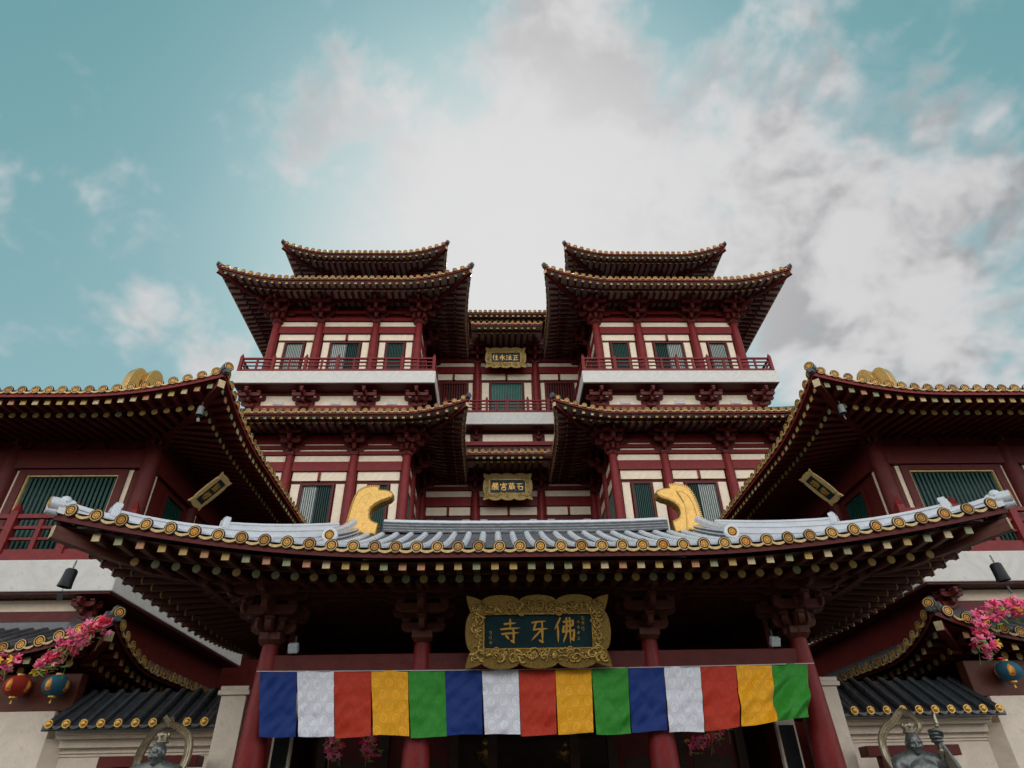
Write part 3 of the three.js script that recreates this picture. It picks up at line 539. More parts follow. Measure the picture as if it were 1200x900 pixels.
  // columns, tie beams
  CX.forEach((x, i) => { mesh('column', columnGeo(0, 4.17, .285, .15), MT.red, t, [x, 0, 0]); mesh('column_base', new THREE.LatheGeometry([[0, 0], [.44, 0], [.46, .08], [.4, .16], [.32, .2], [0, .2]].map(q => new THREE.Vector2(...q)), 24), MT.stone, t, [x, 0, 0]); });
  for (let i = 0; i < 3; i++) { slabBox('tie_beam', CX[i] + .1, CX[i + 1] - .1, 3.71, 4.0, -.09, .09, MT.redDark, t, .015); }
  for (const s of [-1, 1]) for (const [zz] of [[-4.3]]) { slabBox('tie_beam', s * 4.7, s * 4.84, 3.71, 4.0, -4.2, -.1, MT.redDark, t); mesh('column', columnGeo(0, 4.17, .26, .2), MT.redDark, t, [s * 4.77, 0, zz]); }
  // brackets and the purlins above them
  for (const x of CX) bracketSet(t, x, 4.17, 0, 0, .25, 3, MT.brown, true, 1.08);
  for (const s of [-1, 1]) { // corner sets also reach out sideways and diagonally
    bracketSet(t, s * 4.78, 4.17, 0, s * Math.PI / 2, .25, 3, MT.brown, false, .862);
    bracketSet(t, s * 4.78, 4.175, 0, s * Math.PI / 4, .25, 3, MT.brown, false, .9);
    for (const zz of [-4.3]) bracketSet(t, s * 4.77, 4.17, zz, s * Math.PI / 2, .25, 3, MT.brown, false, .86);
  }
  const py = 4.17 + .2 + 3 * .25;
  for (const z of [0, .31, .63, .95]) slabBox('purlin', -5.9, 5.9, py - .18 + (z > .9 ? .06 : 0), py + (z > .9 ? .08 : .0), z - .06, z + .06, MT.brown, t, .01);
  for (const s of [-1, 1]) for (const x of [0, .63, .95]) slabBox('purlin', s * (4.78 + x) - .06, s * (4.78 + x) + .06, py - .19, py - .01, -5.2, 1.1, MT.brown, t);
  // ceiling and dim interior
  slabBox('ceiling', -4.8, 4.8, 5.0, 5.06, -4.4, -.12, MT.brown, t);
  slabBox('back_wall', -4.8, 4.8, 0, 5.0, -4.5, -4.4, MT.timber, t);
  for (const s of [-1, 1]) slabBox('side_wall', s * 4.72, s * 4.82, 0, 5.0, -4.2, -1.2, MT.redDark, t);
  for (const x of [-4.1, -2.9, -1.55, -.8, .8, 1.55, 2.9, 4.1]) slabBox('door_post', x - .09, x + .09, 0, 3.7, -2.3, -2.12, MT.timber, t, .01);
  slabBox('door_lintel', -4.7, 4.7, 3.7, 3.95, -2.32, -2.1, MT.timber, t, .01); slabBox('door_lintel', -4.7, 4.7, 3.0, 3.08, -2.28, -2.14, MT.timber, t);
  for (const [x0, x1] of [[-4.0, -3.0], [-2.8, -1.65], [1.65, 2.8], [3.0, 4.0]]) { const d = slabBox('door_leaf', x0, x1, .05, 2.95, -2.26, -2.2, MT.redDark, t); for (const yy of [.5, 1.3]) mesh('door_panel', box(x1 - x0 - .25, .6, .03), MT.timber, d, [0, yy - .6, .03]); }
  for (const s of [-1, 1]) { const p = slabBox('wing_wall', s * 4.28, s * 4.62, 0, 3.5, -.7, -.6, MT.wall, t); const q = mesh('inscription_panel', box(.26, .75, .03), MT.black, p, [0, .72, .06]); }
  rebase(t, 0, 0, 0);
  // hanging name board over the entrance
  const sb = signboard('name_board', 'large gilded board with three gold characters above the gate entrance', 1.86, .54, .235, [['si', -.48, 0, .40, 11], ['ya', .02, 0, .40, 11], ['fo', .47, 0, .42, 11], ['shi', .78, .2, .07, 11], ['yong', .78, .12, .07, 11], ['zhu', .78, .03, .07, 11], ['fa', .70, .14, .05, 11], ['gong', .70, .05, .05, 11], ['yan', .70, -.04, .05, 11], ['zheng', .70, -.13, .05, 11], ['shi', -.82, -.02, .06, 11], ['zhu', -.82, -.1, .06, 11], ['yong', -.82, -.18, .06, 11]], { nC: 300, seed: 9 });
  sb.position.set(0, 4.23, .62); sb.rotation.x = .27;
  // floodlights fixed beside the corner brackets
  for (const s of [-1, 1]) { const f = thing('floodlight', 'small white floodlight box under the gate eave beside a corner column', 'floodlight', 'floodlights under the gate eave'); mesh('housing', box(.17, .16, .12, .02), MT.grey, f, [0, 0, 0], [.5, 0, 0]); mesh('bracket', box(.04, .2, .04), MT.iron, f, [0, .12, -.08]); f.position.set(s * 4.3, 4.1, .15); }
}

// ---------------------------------------------------------------- prayer-flag banner
{
  const t = thing('flag_banner', 'long banner of blue, white, red, yellow and green cloth panels strung between the gate columns', 'banner');
  const cols = [['blue', [.006, .030, .17]], ['white', [.74, .74, .78]], ['red', [.46, .032, .010]], ['yellow', [.80, .36, .010]], ['green', [.030, .24, .022]]];
  const S = 256, cv = document.createElement('canvas'); cv.width = cv.height = S; const g2 = cv.getContext('2d');
  g2.fillStyle = '#ededee'; g2.fillRect(0, 0, S, S);
  const Rb = mulberry(4);
  for (let j = -1; j < 5; j++) for (let i = -1; i < 4; i++) { const x = (i + (j & 1 ? .5 : 0)) * 85 + 42, y = j * 64 + 32; g2.fillStyle = 'rgba(255,255,255,.75)'; g2.beginPath(); g2.arc(x, y, 29, 0, 7); g2.fill(); g2.strokeStyle = 'rgba(160,160,166,.28)'; g2.lineWidth = 3; g2.beginPath(); g2.arc(x, y, 31, 0, 7); g2.stroke(); g2.strokeStyle = 'rgba(150,150,155,.2)'; for (let k = 0; k < 5; k++) { g2.beginPath(); g2.arc(x + (Rb() - .5) * 26, y + (Rb() - .5) * 26, 6 + Rb() * 6, Rb() * 6, Rb() * 6 + 3); g2.stroke(); } }
  const damask = new THREE.CanvasTexture(cv); damask.colorSpace = THREE.SRGBColorSpace; damask.wrapS = damask.wrapT = THREE.RepeatWrapping;
  const ms = cols.map(([n, c]) => { const m = new THREE.MeshPhysicalMaterial({ roughness: .62, map: damask,  side: THREE.DoubleSide }); m.color.setRGB(...c); m.specularIntensity = .5; return m; });
  const X0 = -4.75, X1 = 4.70, N = 15, nx = 26, ny = 40;
  const crease = (x, v, k) => { const a = 1 - Math.abs(PN.noise((x + v * .75) * 2.6 + k * 7.3, (v - x * .55) * 1.5, k)) * 2.2, b = 1 - Math.abs(PN.noise((x - v * .6) * 3.4 + k * 3.1, (v + x * .4) * 1.8, k + 4)) * 2.4; return .007 * Math.pow(clamp(a), 4) - .006 * Math.pow(clamp(b), 5); };
  const zAt = (x, v) => { const end = sstep(2.6, 4.7, x); return .33 + .035 * Math.sin(x * 2.1 + 1) * v + .02 * Math.sin(x * 5.3 + v * 3) * v + .012 * PN.noise(x * 5, v * 4, 3) + .026 * PN.noise(x * 2.5 + v * 2.2, v * 4 - x * 1.2, 9) * (.4 + v) + .010 * PN.noise(x * 6 + v * 7, v * 2 - x * 3, 2) + end * v * .30 * (1 + .3 * Math.sin(v * 9 + x * 6)) + end * .025 * Math.sin((x + v * .8) * 16) + .012 * Math.sin((x * 1.0 + v * .9) * 21 + Math.sin(x * 3) * 2) * PN.noise(x, v * 2, 5) * 2; };
  for (let i = 0; i < N; i++) {
    const pos = [], uv = [], idx = [], R = mulberry(100 + i), hgt = .98 + (R() - .5) * .03, lx = (R() - .5) * .05, ph = R() * 6, uo = R();
    for (let b = 0; b <= ny; b++) for (let a = 0; a <= nx; a++) {
      const u = a / nx, v = b / ny, x = lerp(X0, X1, (i + u * .992) / N), end = sstep(2.6, 4.7, x), xx = x + lx * v * (1 - Math.pow(2 * u - 1, 2) * .2) + (u - .5) * -.02 * v - end * v * .10 - x * .04 * v;
      const sag = -.03 * (1 - Math.pow(2 * (x - X0) / (X1 - X0) - 1, 2)) + .012 * Math.sin(x * 9) * (1 - v);
      pos.push(xx, 3.69 + sag - v * hgt * (1 - end * .12) + .012 * v * Math.sin(u * 3.1 + ph), zAt(x, v) + .012 * v * Math.sin(u * 6.3 + ph) + .004 * (i % 2) + crease(x, v, i)); uv.push(u * .95 + uo, 1 - v * 1.35 + uo);
    }
    for (let b = 0; b < ny; b++) for (let a = 0; a < nx; a++) { const p = b * (nx + 1) + a; idx.push(p, p + nx + 1, p + 1, p + 1, p + nx + 1, p + nx + 2); }
    const g = new THREE.BufferGeometry(); g.setAttribute('position', new THREE.Float32BufferAttribute(pos, 3)); g.setAttribute('uv', new THREE.Float32BufferAttribute(uv, 2)); g.setIndex(idx); g.computeVertexNormals();
    const o = mesh('cloth_panel', g, ms[i % 5], t); o.userData.label = cols[i % 5][0] + ' patterned cloth panel';
  }
  const cp = []; for (let i = 0; i <= 30; i++) { const x = lerp(X0 - .05, X1 + .12, i / 30); cp.push(V3(x, 3.695 - .03 * (1 - Math.pow(2 * i / 30 - 1, 2)), .335)); }
  mesh('cord', new THREE.TubeGeometry(new THREE.CatmullRomCurve3(cp), 40, .008, 5), MT.paper, t);
  rebase(t, 0, 2.7, .33);
}

// ================================================================ REAR TOWERS, HALL
// one storey front: columns, beams, plaster strips, lattice windows. c: column x list; z wall plane; strips as heights
function storeyFront(t, c, z, o) {
  const [x0, x1] = [c[0], c[c.length - 1]];
  slabBox('wall', x0, x1, o.base, o.top, z - .35, z - .16, MT.redDark, t);
  for (const x of c) mesh('column', columnGeo(o.base, o.colTop, o.r || .23, (o.r || .23) * .86), MT.red, t, [x, o.base, z]);
  for (let i = 0; i + 1 < c.length; i++) {
    const a = c[i] + .2, b = c[i + 1] - .2, w = b - a, mid = (a + b) / 2, W = o.win[i];
    // beams
    for (const [y0, y1] of o.beams) slabBox('beam', a, b, y0, y1, z - .17, z + .05, MT.red, t);
    // plaster strips above the lintel
    for (const [y0, y1, split] of o.creams) {
      if (split && W.split) { slabBox('plaster_panel', a + .06, mid - .06, y0, y1, z - .16, z - .06, MT.cream, t); slabBox('plaster_panel', mid + .06, b - .06, y0, y1, z - .16, z - .06, MT.cream, t); slabBox('mullion', mid - .06, mid + .06, y0, y1, z - .16, z + .0, MT.red, t); }
      else slabBox('plaster_panel', a + (split ? .06 : 0), b - (split ? .06 : 0), y0, y1, z - .16, z - .06, MT.cream, t);
    }
    const wy1 = o.winTop, wy0 = o.winBot, ww = W.w || w * .55, wx0 = mid + (W.off || 0) - ww / 2, wx1 = wx0 + ww, sp = .08;
    if (!W.door) {
      windowUnit(t, wx0, wx1, wy0, wy1, z - .05, { bars: Math.round(ww / .105), frame: .09, mBar: W.bar || MT.green, blind: W.blind, barFill: W.blind ? .3 : .5 });
      for (const [p0, p1] of [[a + .08, wx0 - .06], [wx1 + .06, b - .08]]) if (p1 - p0 > .08) slabBox('plaster_panel', p0, p1, wy0, wy1, z - .16, z - .07, MT.cream, t);
    } else {
      const d = windowUnit(t, wx0, wx1, wy0, wy1, z - .05, { bars: 10, frame: .1, mBar: MT.redDark });
      for (const [p0, p1] of [[a + .08, wx0 - .06], [wx1 + .06, b - .08]]) if (p1 - p0 > .08) slabBox('plaster_panel', p0, p1, wy0, wy1, z - .16, z - .07, MT.cream, t);
    }
    slabBox('sill', a, b, o.base, wy0, z - .17, z - .02, MT.red, t);
  }
}
for (const s of [-1, 1]) {
  const t = thing('temple_tower', 'red corner tower of the temple with white balcony and two stacked curved roofs', 'tower', 'twin towers either side of the central hall');
  const M = a => a.map(x => s * x).sort((p, q) => p - q), flip = l => s > 0 ? l : [...l].reverse(), X0 = 8.57 * s;
  // core
  slabBox('core', s * 4.9, s * 12.4, 0, 26.2, -23, -14.9, MT.redDark, t);
  // lower storey
  const lw = flip([{ w: .95, off: -s * .05 }, { w: 1.5, split: true, blind: s > 0 ? [.42, 1] : [0, .48] }, { w: .95, blind: [0, 1] }]);
  storeyFront(t, M([4.8, 7.22, 10.16, 12.7]), -14, { base: 9.5, top: 17.6, colTop: 15.4, winTop: 14.05, winBot: 11.0, beams: [[14.67, 15.13], [15.5, 15.67], [15.82, 15.98], [16.1, 16.5]], creams: [[15.15, 15.48], [15.68, 15.80], [16.0, 16.1], [14.22, 14.65, true]], win: lw });
  for (const x of [4.8, 7.22, 10.16, 12.7]) bracketSet(t, s * x, 15.35, -14, 0, .33, 3, MT.redDark, false, .8);
  bracketSet(t, s * 4.8, 15.35, -14, -s * Math.PI / 2, .33, 3, MT.redDark, false, .802); bracketSet(t, s * 4.8, 15.352, -14, -s * Math.PI / 4, .33, 3, MT.redDark, false, .85);
  // side facing the middle of the building
  for (const zz of [-16.2, -18.6]) { mesh('column', columnGeo(9.5, 15.4, .23, .2), MT.red, t, [s * 4.8, 9.5, zz]); mesh('column', columnGeo(19.95, 23.75, .22, .19), MT.red, t, [s * 4.82, 19.95, zz - .4]); bracketSet(t, s * 4.8, 15.35, zz, -s * Math.PI / 2, .33, 3, MT.redDark, false, .8); }
  for (const [y0, y1, m] of [[14.67, 15.13, MT.red], [15.15, 15.48, MT.cream], [14.22, 14.65, MT.cream], [11, 14, MT.greenLight], [23.12, 23.6, MT.red], [23.62, 23.95, MT.cream], [22.7, 23.1, MT.cream], [20.3, 22.5, MT.green]]) slabBox(m === MT.red ? 'beam' : m === MT.cream ? 'plaster_panel' : 'shutter', s * 4.78, s * 4.9, y0, y1, -19.4, -14.4, m, t);
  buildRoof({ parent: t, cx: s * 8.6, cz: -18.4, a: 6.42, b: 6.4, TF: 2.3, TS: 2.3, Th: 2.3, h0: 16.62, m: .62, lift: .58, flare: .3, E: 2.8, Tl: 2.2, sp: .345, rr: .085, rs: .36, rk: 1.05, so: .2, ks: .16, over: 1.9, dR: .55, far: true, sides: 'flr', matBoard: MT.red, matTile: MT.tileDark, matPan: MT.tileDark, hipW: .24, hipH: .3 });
  // balcony substructure, slab, railing
  slabBox('wall', s * 4.2, s * 12.9, 17.5, 19.23, -15, -14.45, MT.redDark, t);
  const pc = M([4.55, 7.1, 10.1, 12.75]);
  for (let i = 0; i < 3; i++) { slabBox('plaster_panel', pc[i] + .35, pc[i + 1] - .35, 18.42, 19.02, -14.45, -14.38, MT.cream, t); slabBox('beam', pc[i], pc[i + 1], 18.2, 18.42, -14.46, -14.3, MT.red, t); slabBox('beam', pc[i], pc[i + 1], 19.02, 19.2, -14.46, -14.32, MT.redDark, t); slabBox('vent_grille', (pc[i] + pc[i + 1]) / 2 - .25, (pc[i] + pc[i + 1]) / 2 + .25, 18.5, 18.68, -14.38, -14.34, MT.white, t); }
  for (const x of pc) bracketSet(t, x, 18.2, -14.35, 0, .28, 2, MT.redDark, false, 1.15);
  slabBox('balcony_slab', s * 3.66, s * 13.55, 19.23, 19.95, -23, -13.5, MT.white, t, .03);
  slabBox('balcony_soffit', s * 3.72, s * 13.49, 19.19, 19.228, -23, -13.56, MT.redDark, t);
  slabBox('balcony_kerb', s * 3.7, s * 13.5, 19.953, 20.03, -23, -13.55, MT.red, t);
  railing(t, [[s * 3.78, -18], [s * 3.78, -13.63], [s * 13.43, -13.63], [s * 13.43, -20]], 20.03, .86, MT.red, 1.65);
  // upper storey
  const uw = flip([{ w: 1.0, off: -s * .0 }, { w: 1.62, split: true, blind: s > 0 ? [.48, 1] : [0, .52] }, { w: 1.05, blind: [0, 1] }]);
  storeyFront(t, M([4.84, 7.15, 10.14, 12.49]), -14.5, { base: 19.95, top: 25.6, colTop: 23.72, winTop: 22.57, winBot: 20.3, beams: [[23.12, 23.58], [24.0, 24.2], [24.5, 24.7]], creams: [[23.60, 23.96], [22.71, 23.10, true]], win: uw });
  for (const x of [4.84, 7.15, 10.14, 12.49]) bracketSet(t, s * x, 23.72, -14.5, 0, .34, 3, MT.redDark, false, .85);
  for (const x of [4.84, 12.49]) { const sg = x < 8 ? -s : s; bracketSet(t, s * x, 23.722, -14.5, sg * Math.PI / 2, .34, 3, MT.redDark, false, .852); bracketSet(t, s * x, 23.724, -14.5, sg * Math.PI / 4, .34, 3, MT.redDark, false, .95); }
  for (const zz of [-16.6, -19]) { bracketSet(t, s * 4.84, 23.72, zz, -s * Math.PI / 2, .34, 3, MT.redDark, false, .85); bracketSet(t, s * 12.49, 23.72, zz, s * Math.PI / 2, .34, 3, MT.redDark, false, .85); mesh('column', columnGeo(19.95, 23.72, .23, .2), MT.red, t, [s * 12.49, 19.95, zz]); }
  for (const [y0, y1, m] of [[23.12, 23.58, MT.red], [23.6, 23.96, MT.cream], [22.7, 23.1, MT.cream], [20.3, 22.5, MT.redDark]]) slabBox(m === MT.cream ? 'plaster_panel' : 'beam', s * 12.42, s * 12.55, y0, y1, -20, -14.8, m, t);
  for (const [y, zz] of [[25.0, -14.0], [25.16, -13.5]]) slabBox('purlin', s * 3.4, s * 13.9, y, y + .22, zz - .1, zz + .1, MT.redDark, t);
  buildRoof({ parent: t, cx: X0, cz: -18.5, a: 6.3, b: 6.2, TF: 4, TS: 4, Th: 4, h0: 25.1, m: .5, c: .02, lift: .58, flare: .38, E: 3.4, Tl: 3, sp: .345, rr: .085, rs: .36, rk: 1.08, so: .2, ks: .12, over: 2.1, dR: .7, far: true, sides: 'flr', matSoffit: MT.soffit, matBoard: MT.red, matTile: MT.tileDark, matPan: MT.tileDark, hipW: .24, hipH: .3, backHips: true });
  // top storey
  slabBox('wall', X0 - 2.9, X0 + 2.9, 26.5, 30.2, -21.6, -17.3, MT.redDark, t);
  for (const x of [-2.9, -1, 1, 2.9]) { mesh('column', columnGeo(26.5, 29, .2, .18), MT.red, t, [X0 + x, 26.5, -17.25]); bracketSet(t, X0 + x, 28.9, -17.25, 0, .27, 3, MT.redDark, false, .8); }
  for (const y of [28.5, 29.2]) slabBox('beam', X0 - 3, X0 + 3, y, y + .25, -17.4, -17.15, MT.red, t);
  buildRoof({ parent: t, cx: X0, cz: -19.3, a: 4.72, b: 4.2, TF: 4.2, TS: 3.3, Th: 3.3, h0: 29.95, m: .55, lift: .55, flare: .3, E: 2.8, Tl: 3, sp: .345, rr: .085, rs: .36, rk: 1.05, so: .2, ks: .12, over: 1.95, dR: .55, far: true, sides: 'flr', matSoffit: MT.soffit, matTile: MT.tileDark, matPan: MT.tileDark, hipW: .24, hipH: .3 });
  rebase(t, X0, 0, -18.5);
}
{
  const t = thing('temple_hall', 'recessed central hall of the temple between the twin towers', 'hall');
  slabBox('core', -4.8, 4.8, 0, 26, -24, -19.5, MT.redDark, t);
  const C = [-4.6, -1.76, 1.76, 4.6];
  storeyFront(t, C, -19, { base: 10, top: 18.2, colTop: 15.8, r: .26, winTop: 14.37, winBot: 11, beams: [[15.08, 15.6], [16.0, 16.2], [16.35, 16.6]], creams: [[15.62, 15.97], [16.22, 16.34], [14.60, 15.05, true]], win: [{ w: 1.4, split: true }, { w: 2.1, split: true }, { w: 1.4, split: true }] });
  for (const x of C) { bracketSet(t, x, 15.75, -19, 0, .34, 3, MT.redDark, false, .85); bracketSet(t, x, 18.95, -18.85, 0, .26, 2, MT.redDark, false, .8); bracketSet(t, x, 24.25, -19, 0, .34, 3, MT.redDark, false, .85); }
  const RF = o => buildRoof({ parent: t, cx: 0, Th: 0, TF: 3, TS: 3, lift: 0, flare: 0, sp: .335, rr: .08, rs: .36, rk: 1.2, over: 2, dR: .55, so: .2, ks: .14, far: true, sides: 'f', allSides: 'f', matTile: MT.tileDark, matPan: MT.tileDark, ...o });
  RF({ cz: -22, a: 2.16, b: 5.85, h0: 16.78, m: .62, TF: 2.6 });
  slabBox('wall', -4.6, 4.6, 17.6, 19.53, -19.4, -18.85, MT.redDark, t);
  for (const [a, b] of [[-4.2, -2.1], [-1.4, 1.4], [2.1, 4.2]]) slabBox('plaster_panel', a, b, 18.85, 19.3, -18.85, -18.78, MT.cream, t);
  slabBox('beam', -4.6, 4.6, 18.6, 18.83, -18.86, -18.72, MT.red, t);
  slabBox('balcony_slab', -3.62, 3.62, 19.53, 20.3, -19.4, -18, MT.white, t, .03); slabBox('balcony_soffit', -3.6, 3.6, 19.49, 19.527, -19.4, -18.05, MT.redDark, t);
  slabBox('balcony_kerb', -3.6, 3.6, 20.303, 20.38, -19.4, -18.04, MT.red, t);
  railing(t, [[-3.5, -18.12], [3.5, -18.12]], 20.38, .86, MT.red, 1.17);
  storeyFront(t, C, -19, { base: 20.3, top: 26.4, colTop: 24.3, r: .24, winTop: 23.04, winBot: 20.6, beams: [[23.69, 24.16], [24.55, 24.75]], creams: [[24.18, 24.5], [23.25, 23.67, true]], win: [{ w: 1.7, door: true, split: true }, { w: 2.0, split: true, bar: MT.greenLight }, { w: 1.7, door: true, split: true }] });
  RF({ cz: -22, a: 2.1, b: 5.6, h0: 25.45, m: .5, TF: 4, over: 2.6 });
  slabBox('wall', -4, 4, 26.8, 30.5, -26, -22.2, MT.redDark, t);
  RF({ cz: -26, a: 3.4, b: 5.8, h0: 29.65, m: .5, TF: 5 });
  rebase(t, 0, 0, -21);
  const gl = (n, l, y, z, ch, sd, sc) => { const b = signboard(n, l, 1.62 * sc, .62 * sc, .24 * sc, ch.map((c, i) => [c, (-.57 + i * .38) * sc, 0, .36 * sc, 13]), { nC: 110, seed: sd, mFrame: MT.capGold }); b.position.set(-.05, y, z); b.rotation.x = .16; };
  gl('upper_name_board', 'small gilded four-character board under the topmost central eave', 24.3, -18.25, ['zhu', 'yong', 'fa', 'zheng'], 21, 1.08);
  gl('hall_name_board', 'small gilded four-character board under the lower central eave, behind the gate ridge', 15.72, -18.0, ['yan', 'gong', 'zang', 'shi'], 33, 1.13);
}

// ================================================================ SIDE PAVILIONS
for (const s of [-1, 1]) {
  const t = thing('side_pavilion', s < 0 ? 'two-storey red side pavilion whose lower eave hangs with red and blue lanterns' : 'two-storey red side pavilion whose lower eave hangs with one blue lantern', 'pavilion', 'pavilions flanking the gate');
  const bx = (n, x0, x1, y0, y1, z0, z1, m, bev) => slabBox(n, s * x0, s * x1, y0, y1, z0, z1, m, t, bev);
  bx('core', 10.6, 17, 0, 12.2, -12.4, -4.35, MT.redDark);
  // upper storey front
  const cols = [10.38, 14.15, 17.2];
  for (const x of cols) mesh('column', columnGeo(6.9, 10.3, .25, .22), MT.redDark, t, [s * x, 6.9, -4]);
  for (const z of [-6.8, -9.6]) mesh('column', columnGeo(6.9, 10.3, .25, .22), MT.redDark, t, [s * 10.38, 6.9, z]);
  bx('beam', 10.2, 17.2, 9.72, 10.28, -4.2, -3.86, MT.redDark, .015); bx('wall_board', 10.2, 17.2, 10.28, 11.0, -4.2, -4.05, MT.redDark); bx('beam', 10.0, 17.4, 11.0, 11.3, -4.2, -3.8, MT.redDark, .015);
  bx('beam', 10.2, 10.54, 9.70, 10.26, -12, -4.2, MT.redDark); bx('wall_board', 10.28, 10.4, 10.26, 11.0, -12, -4.2, MT.redDark); bx('beam', 10.0, 10.56, 11.0, 11.28, -12, -4.2, MT.redDark);
  for (const [x, yy] of [[12.2, 10.34]]) { // inverted-V strut over the window
    for (const d of [-1, 1]) { const o = mesh('strut', box(.1, .72, .08), MT.redDark, t, [s * x + d * .22, 10.62, -4.0], [0, 0, d * .62]); }
    mesh('bearing_block', blockGeo(.2, .14), MT.redDark, t, [s * x, 10.86, -4.0]);
  }
  // bays: window, jambs, pale strip
  const bay = (x0, x1) => {
    windowUnit(t, Math.min(s * (x0 + .72), s * (x1 - .55)), Math.max(s * (x0 + .72), s * (x1 - .55)), 7.15, 9.55, -4.02, { bars: 19, frame: .045, pieces: true, barFill: .55, mFrame: MT.dripGold });
    bx('jamb', x0 + .5, x0 + .72, 6.9, 9.7, -4.2, -3.92, MT.redDark); bx('jamb', x1 - .55, x1 - .33, 6.9, 9.7, -4.2, -3.92, MT.redDark); bx('wall_board', x0 + .2, x0 + .38, 6.9, 9.7, -4.2, -4.0, MT.redDark); bx('plaster_panel', x0 + .38, x0 + .5, 6.9, 9.7, -4.2, -3.98, MT.cream); bx('plaster_panel', x1 - .33, x1 - .2, 6.9, 9.7, -4.2, -3.98, MT.cream);
    bx('lintel', x0 + .72, x1 - .55, 9.55, 9.7, -4.2, -3.92, MT.redDark); bx('sill', x0 + .72, x1 - .55, 6.9, 7.15, -4.2, -3.92, MT.redDark);
  };
  bay(10.38, 14.15); bay(14.15, 17.2);
  // flank towards the gate
  for (const [z0, z1] of [[-6.6, -4.2], [-9.4, -7.0]]) { bx('wall_board', 10.34, 10.44, 6.9, 9.7, z0, z1, MT.redDark); bx('plaster_panel', 10.30, 10.36, 6.95, 9.68, z1 - .2, z1 - .08, MT.cream); windowUnit(t, s * 10.30 - .6, s * 10.30 + .6, 7.2, 9.5, (z0 + z1) / 2 - .25, { bars: 10, frame: .06, ry: -s * Math.PI / 2, mFrame: MT.redDark }).position.x = s * 10.28; }
  for (const x of cols) bracketSet(t, s * x, 10.25, -4, 0, .2, 2, MT.redDark, true, .95);
  bracketSet(t, s * 10.38, 10.255, -4, -s * Math.PI / 4, .2, 3, MT.redDark, true, .95); for (const z of [-4, -6.8, -9.6]) bracketSet(t, s * 10.38, 10.252, z, -s * Math.PI / 2, .2, 2, MT.redDark, false, .952);
  for (const [x, z] of [[9.6, -3.2]]) { bx('purlin', x, 17.6, 10.92, 11.06, z - .08, z + .08, MT.redDark); bx('purlin', x - .08, x + .08, 10.91, 11.05, -12, z, MT.redDark); }
  // upper roof, ridge along z
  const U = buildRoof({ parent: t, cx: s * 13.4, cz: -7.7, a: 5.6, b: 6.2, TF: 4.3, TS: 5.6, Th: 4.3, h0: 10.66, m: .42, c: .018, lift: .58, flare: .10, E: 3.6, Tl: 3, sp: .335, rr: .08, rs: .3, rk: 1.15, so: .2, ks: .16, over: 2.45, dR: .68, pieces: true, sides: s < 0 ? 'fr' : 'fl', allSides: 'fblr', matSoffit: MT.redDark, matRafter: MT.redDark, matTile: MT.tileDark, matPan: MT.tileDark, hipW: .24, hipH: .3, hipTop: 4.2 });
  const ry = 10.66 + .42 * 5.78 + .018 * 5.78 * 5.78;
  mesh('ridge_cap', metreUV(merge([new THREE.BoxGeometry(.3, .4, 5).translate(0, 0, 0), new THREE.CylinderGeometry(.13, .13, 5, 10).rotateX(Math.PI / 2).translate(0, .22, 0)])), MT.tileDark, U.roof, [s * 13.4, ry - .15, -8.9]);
  for (const zz of [-5.75, -7.4]) { const sh = new THREE.Shape(); sh.moveTo(-.5, -.6); sh.bezierCurveTo(-.62, .3, -.35, .85, .15, .86); sh.bezierCurveTo(.5, .85, .62, .62, .6, .5); sh.bezierCurveTo(.3, .5, .1, .3, .2, 0); sh.lineTo(.5, -.2); sh.lineTo(.5, -.6); sh.closePath(); const g = metreUV(new THREE.ExtrudeGeometry(sh, { depth: .3, bevelEnabled: true, bevelSize: .04, bevelThickness: .05, bevelSegments: 3 }).translate(0, 0, -.15).scale(.5, .75, .8).rotateY(Math.PI / 2 + .4 * s), .9); mesh('ridge_ornament', g, MT.goldLeaf, U.roof, [s * (zz < -6 ? 12.62 : 12.98), 13.95 - (zz < -6 ? 0 : .12), zz < -6 ? -6.1 : -5.8]); }
  // balcony
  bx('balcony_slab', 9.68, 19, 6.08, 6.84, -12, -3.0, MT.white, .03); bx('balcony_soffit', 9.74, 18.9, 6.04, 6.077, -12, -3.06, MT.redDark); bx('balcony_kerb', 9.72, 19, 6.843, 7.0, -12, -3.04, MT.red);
  railing(t, [[s * 9.85, -11], [s * 9.85, -3.14], [s * 18.6, -3.14]], 7.0, 1.12, MT.red, 1.35, 1.25);
  // ground storey and skirt roof
  bx('plaster_panel', 10.5, 17, 5.74, 6.02, -3.6, -3.5, MT.cream); bx('beam', 10.2, 17, 5.5, 5.74, -3.62, -3.42, MT.redDark); bx('wall', 10.3, 17, 0, 5.6, -4.2, -3.62, MT.redDark); bx('wall', 10.3, 10.5, 0, 6.04, -12, -4.2, MT.redDark);
  bracketSet(t, s * 10.4, 5.5, -3.5, 0, .17, 2, MT.redDark, false, .9);
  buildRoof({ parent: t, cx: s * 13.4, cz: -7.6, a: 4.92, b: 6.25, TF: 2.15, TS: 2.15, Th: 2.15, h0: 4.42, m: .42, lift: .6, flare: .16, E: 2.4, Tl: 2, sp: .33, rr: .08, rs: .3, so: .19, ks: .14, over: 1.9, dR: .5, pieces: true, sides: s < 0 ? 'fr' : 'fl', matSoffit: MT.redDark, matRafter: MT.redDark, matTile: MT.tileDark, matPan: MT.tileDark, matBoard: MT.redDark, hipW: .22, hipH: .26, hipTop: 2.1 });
  bx('top_ridge', 10.3, 17.2, 5.28, 5.5, -3.62, -3.36, MT.tileDark, .03); bx('beam', 9.0, 17, 3.42, 4.1, -2.1, -1.85, MT.brown, .02); bx('ceiling', 9, 17, 4.3, 4.34, -3.6, -2, MT.redDark);
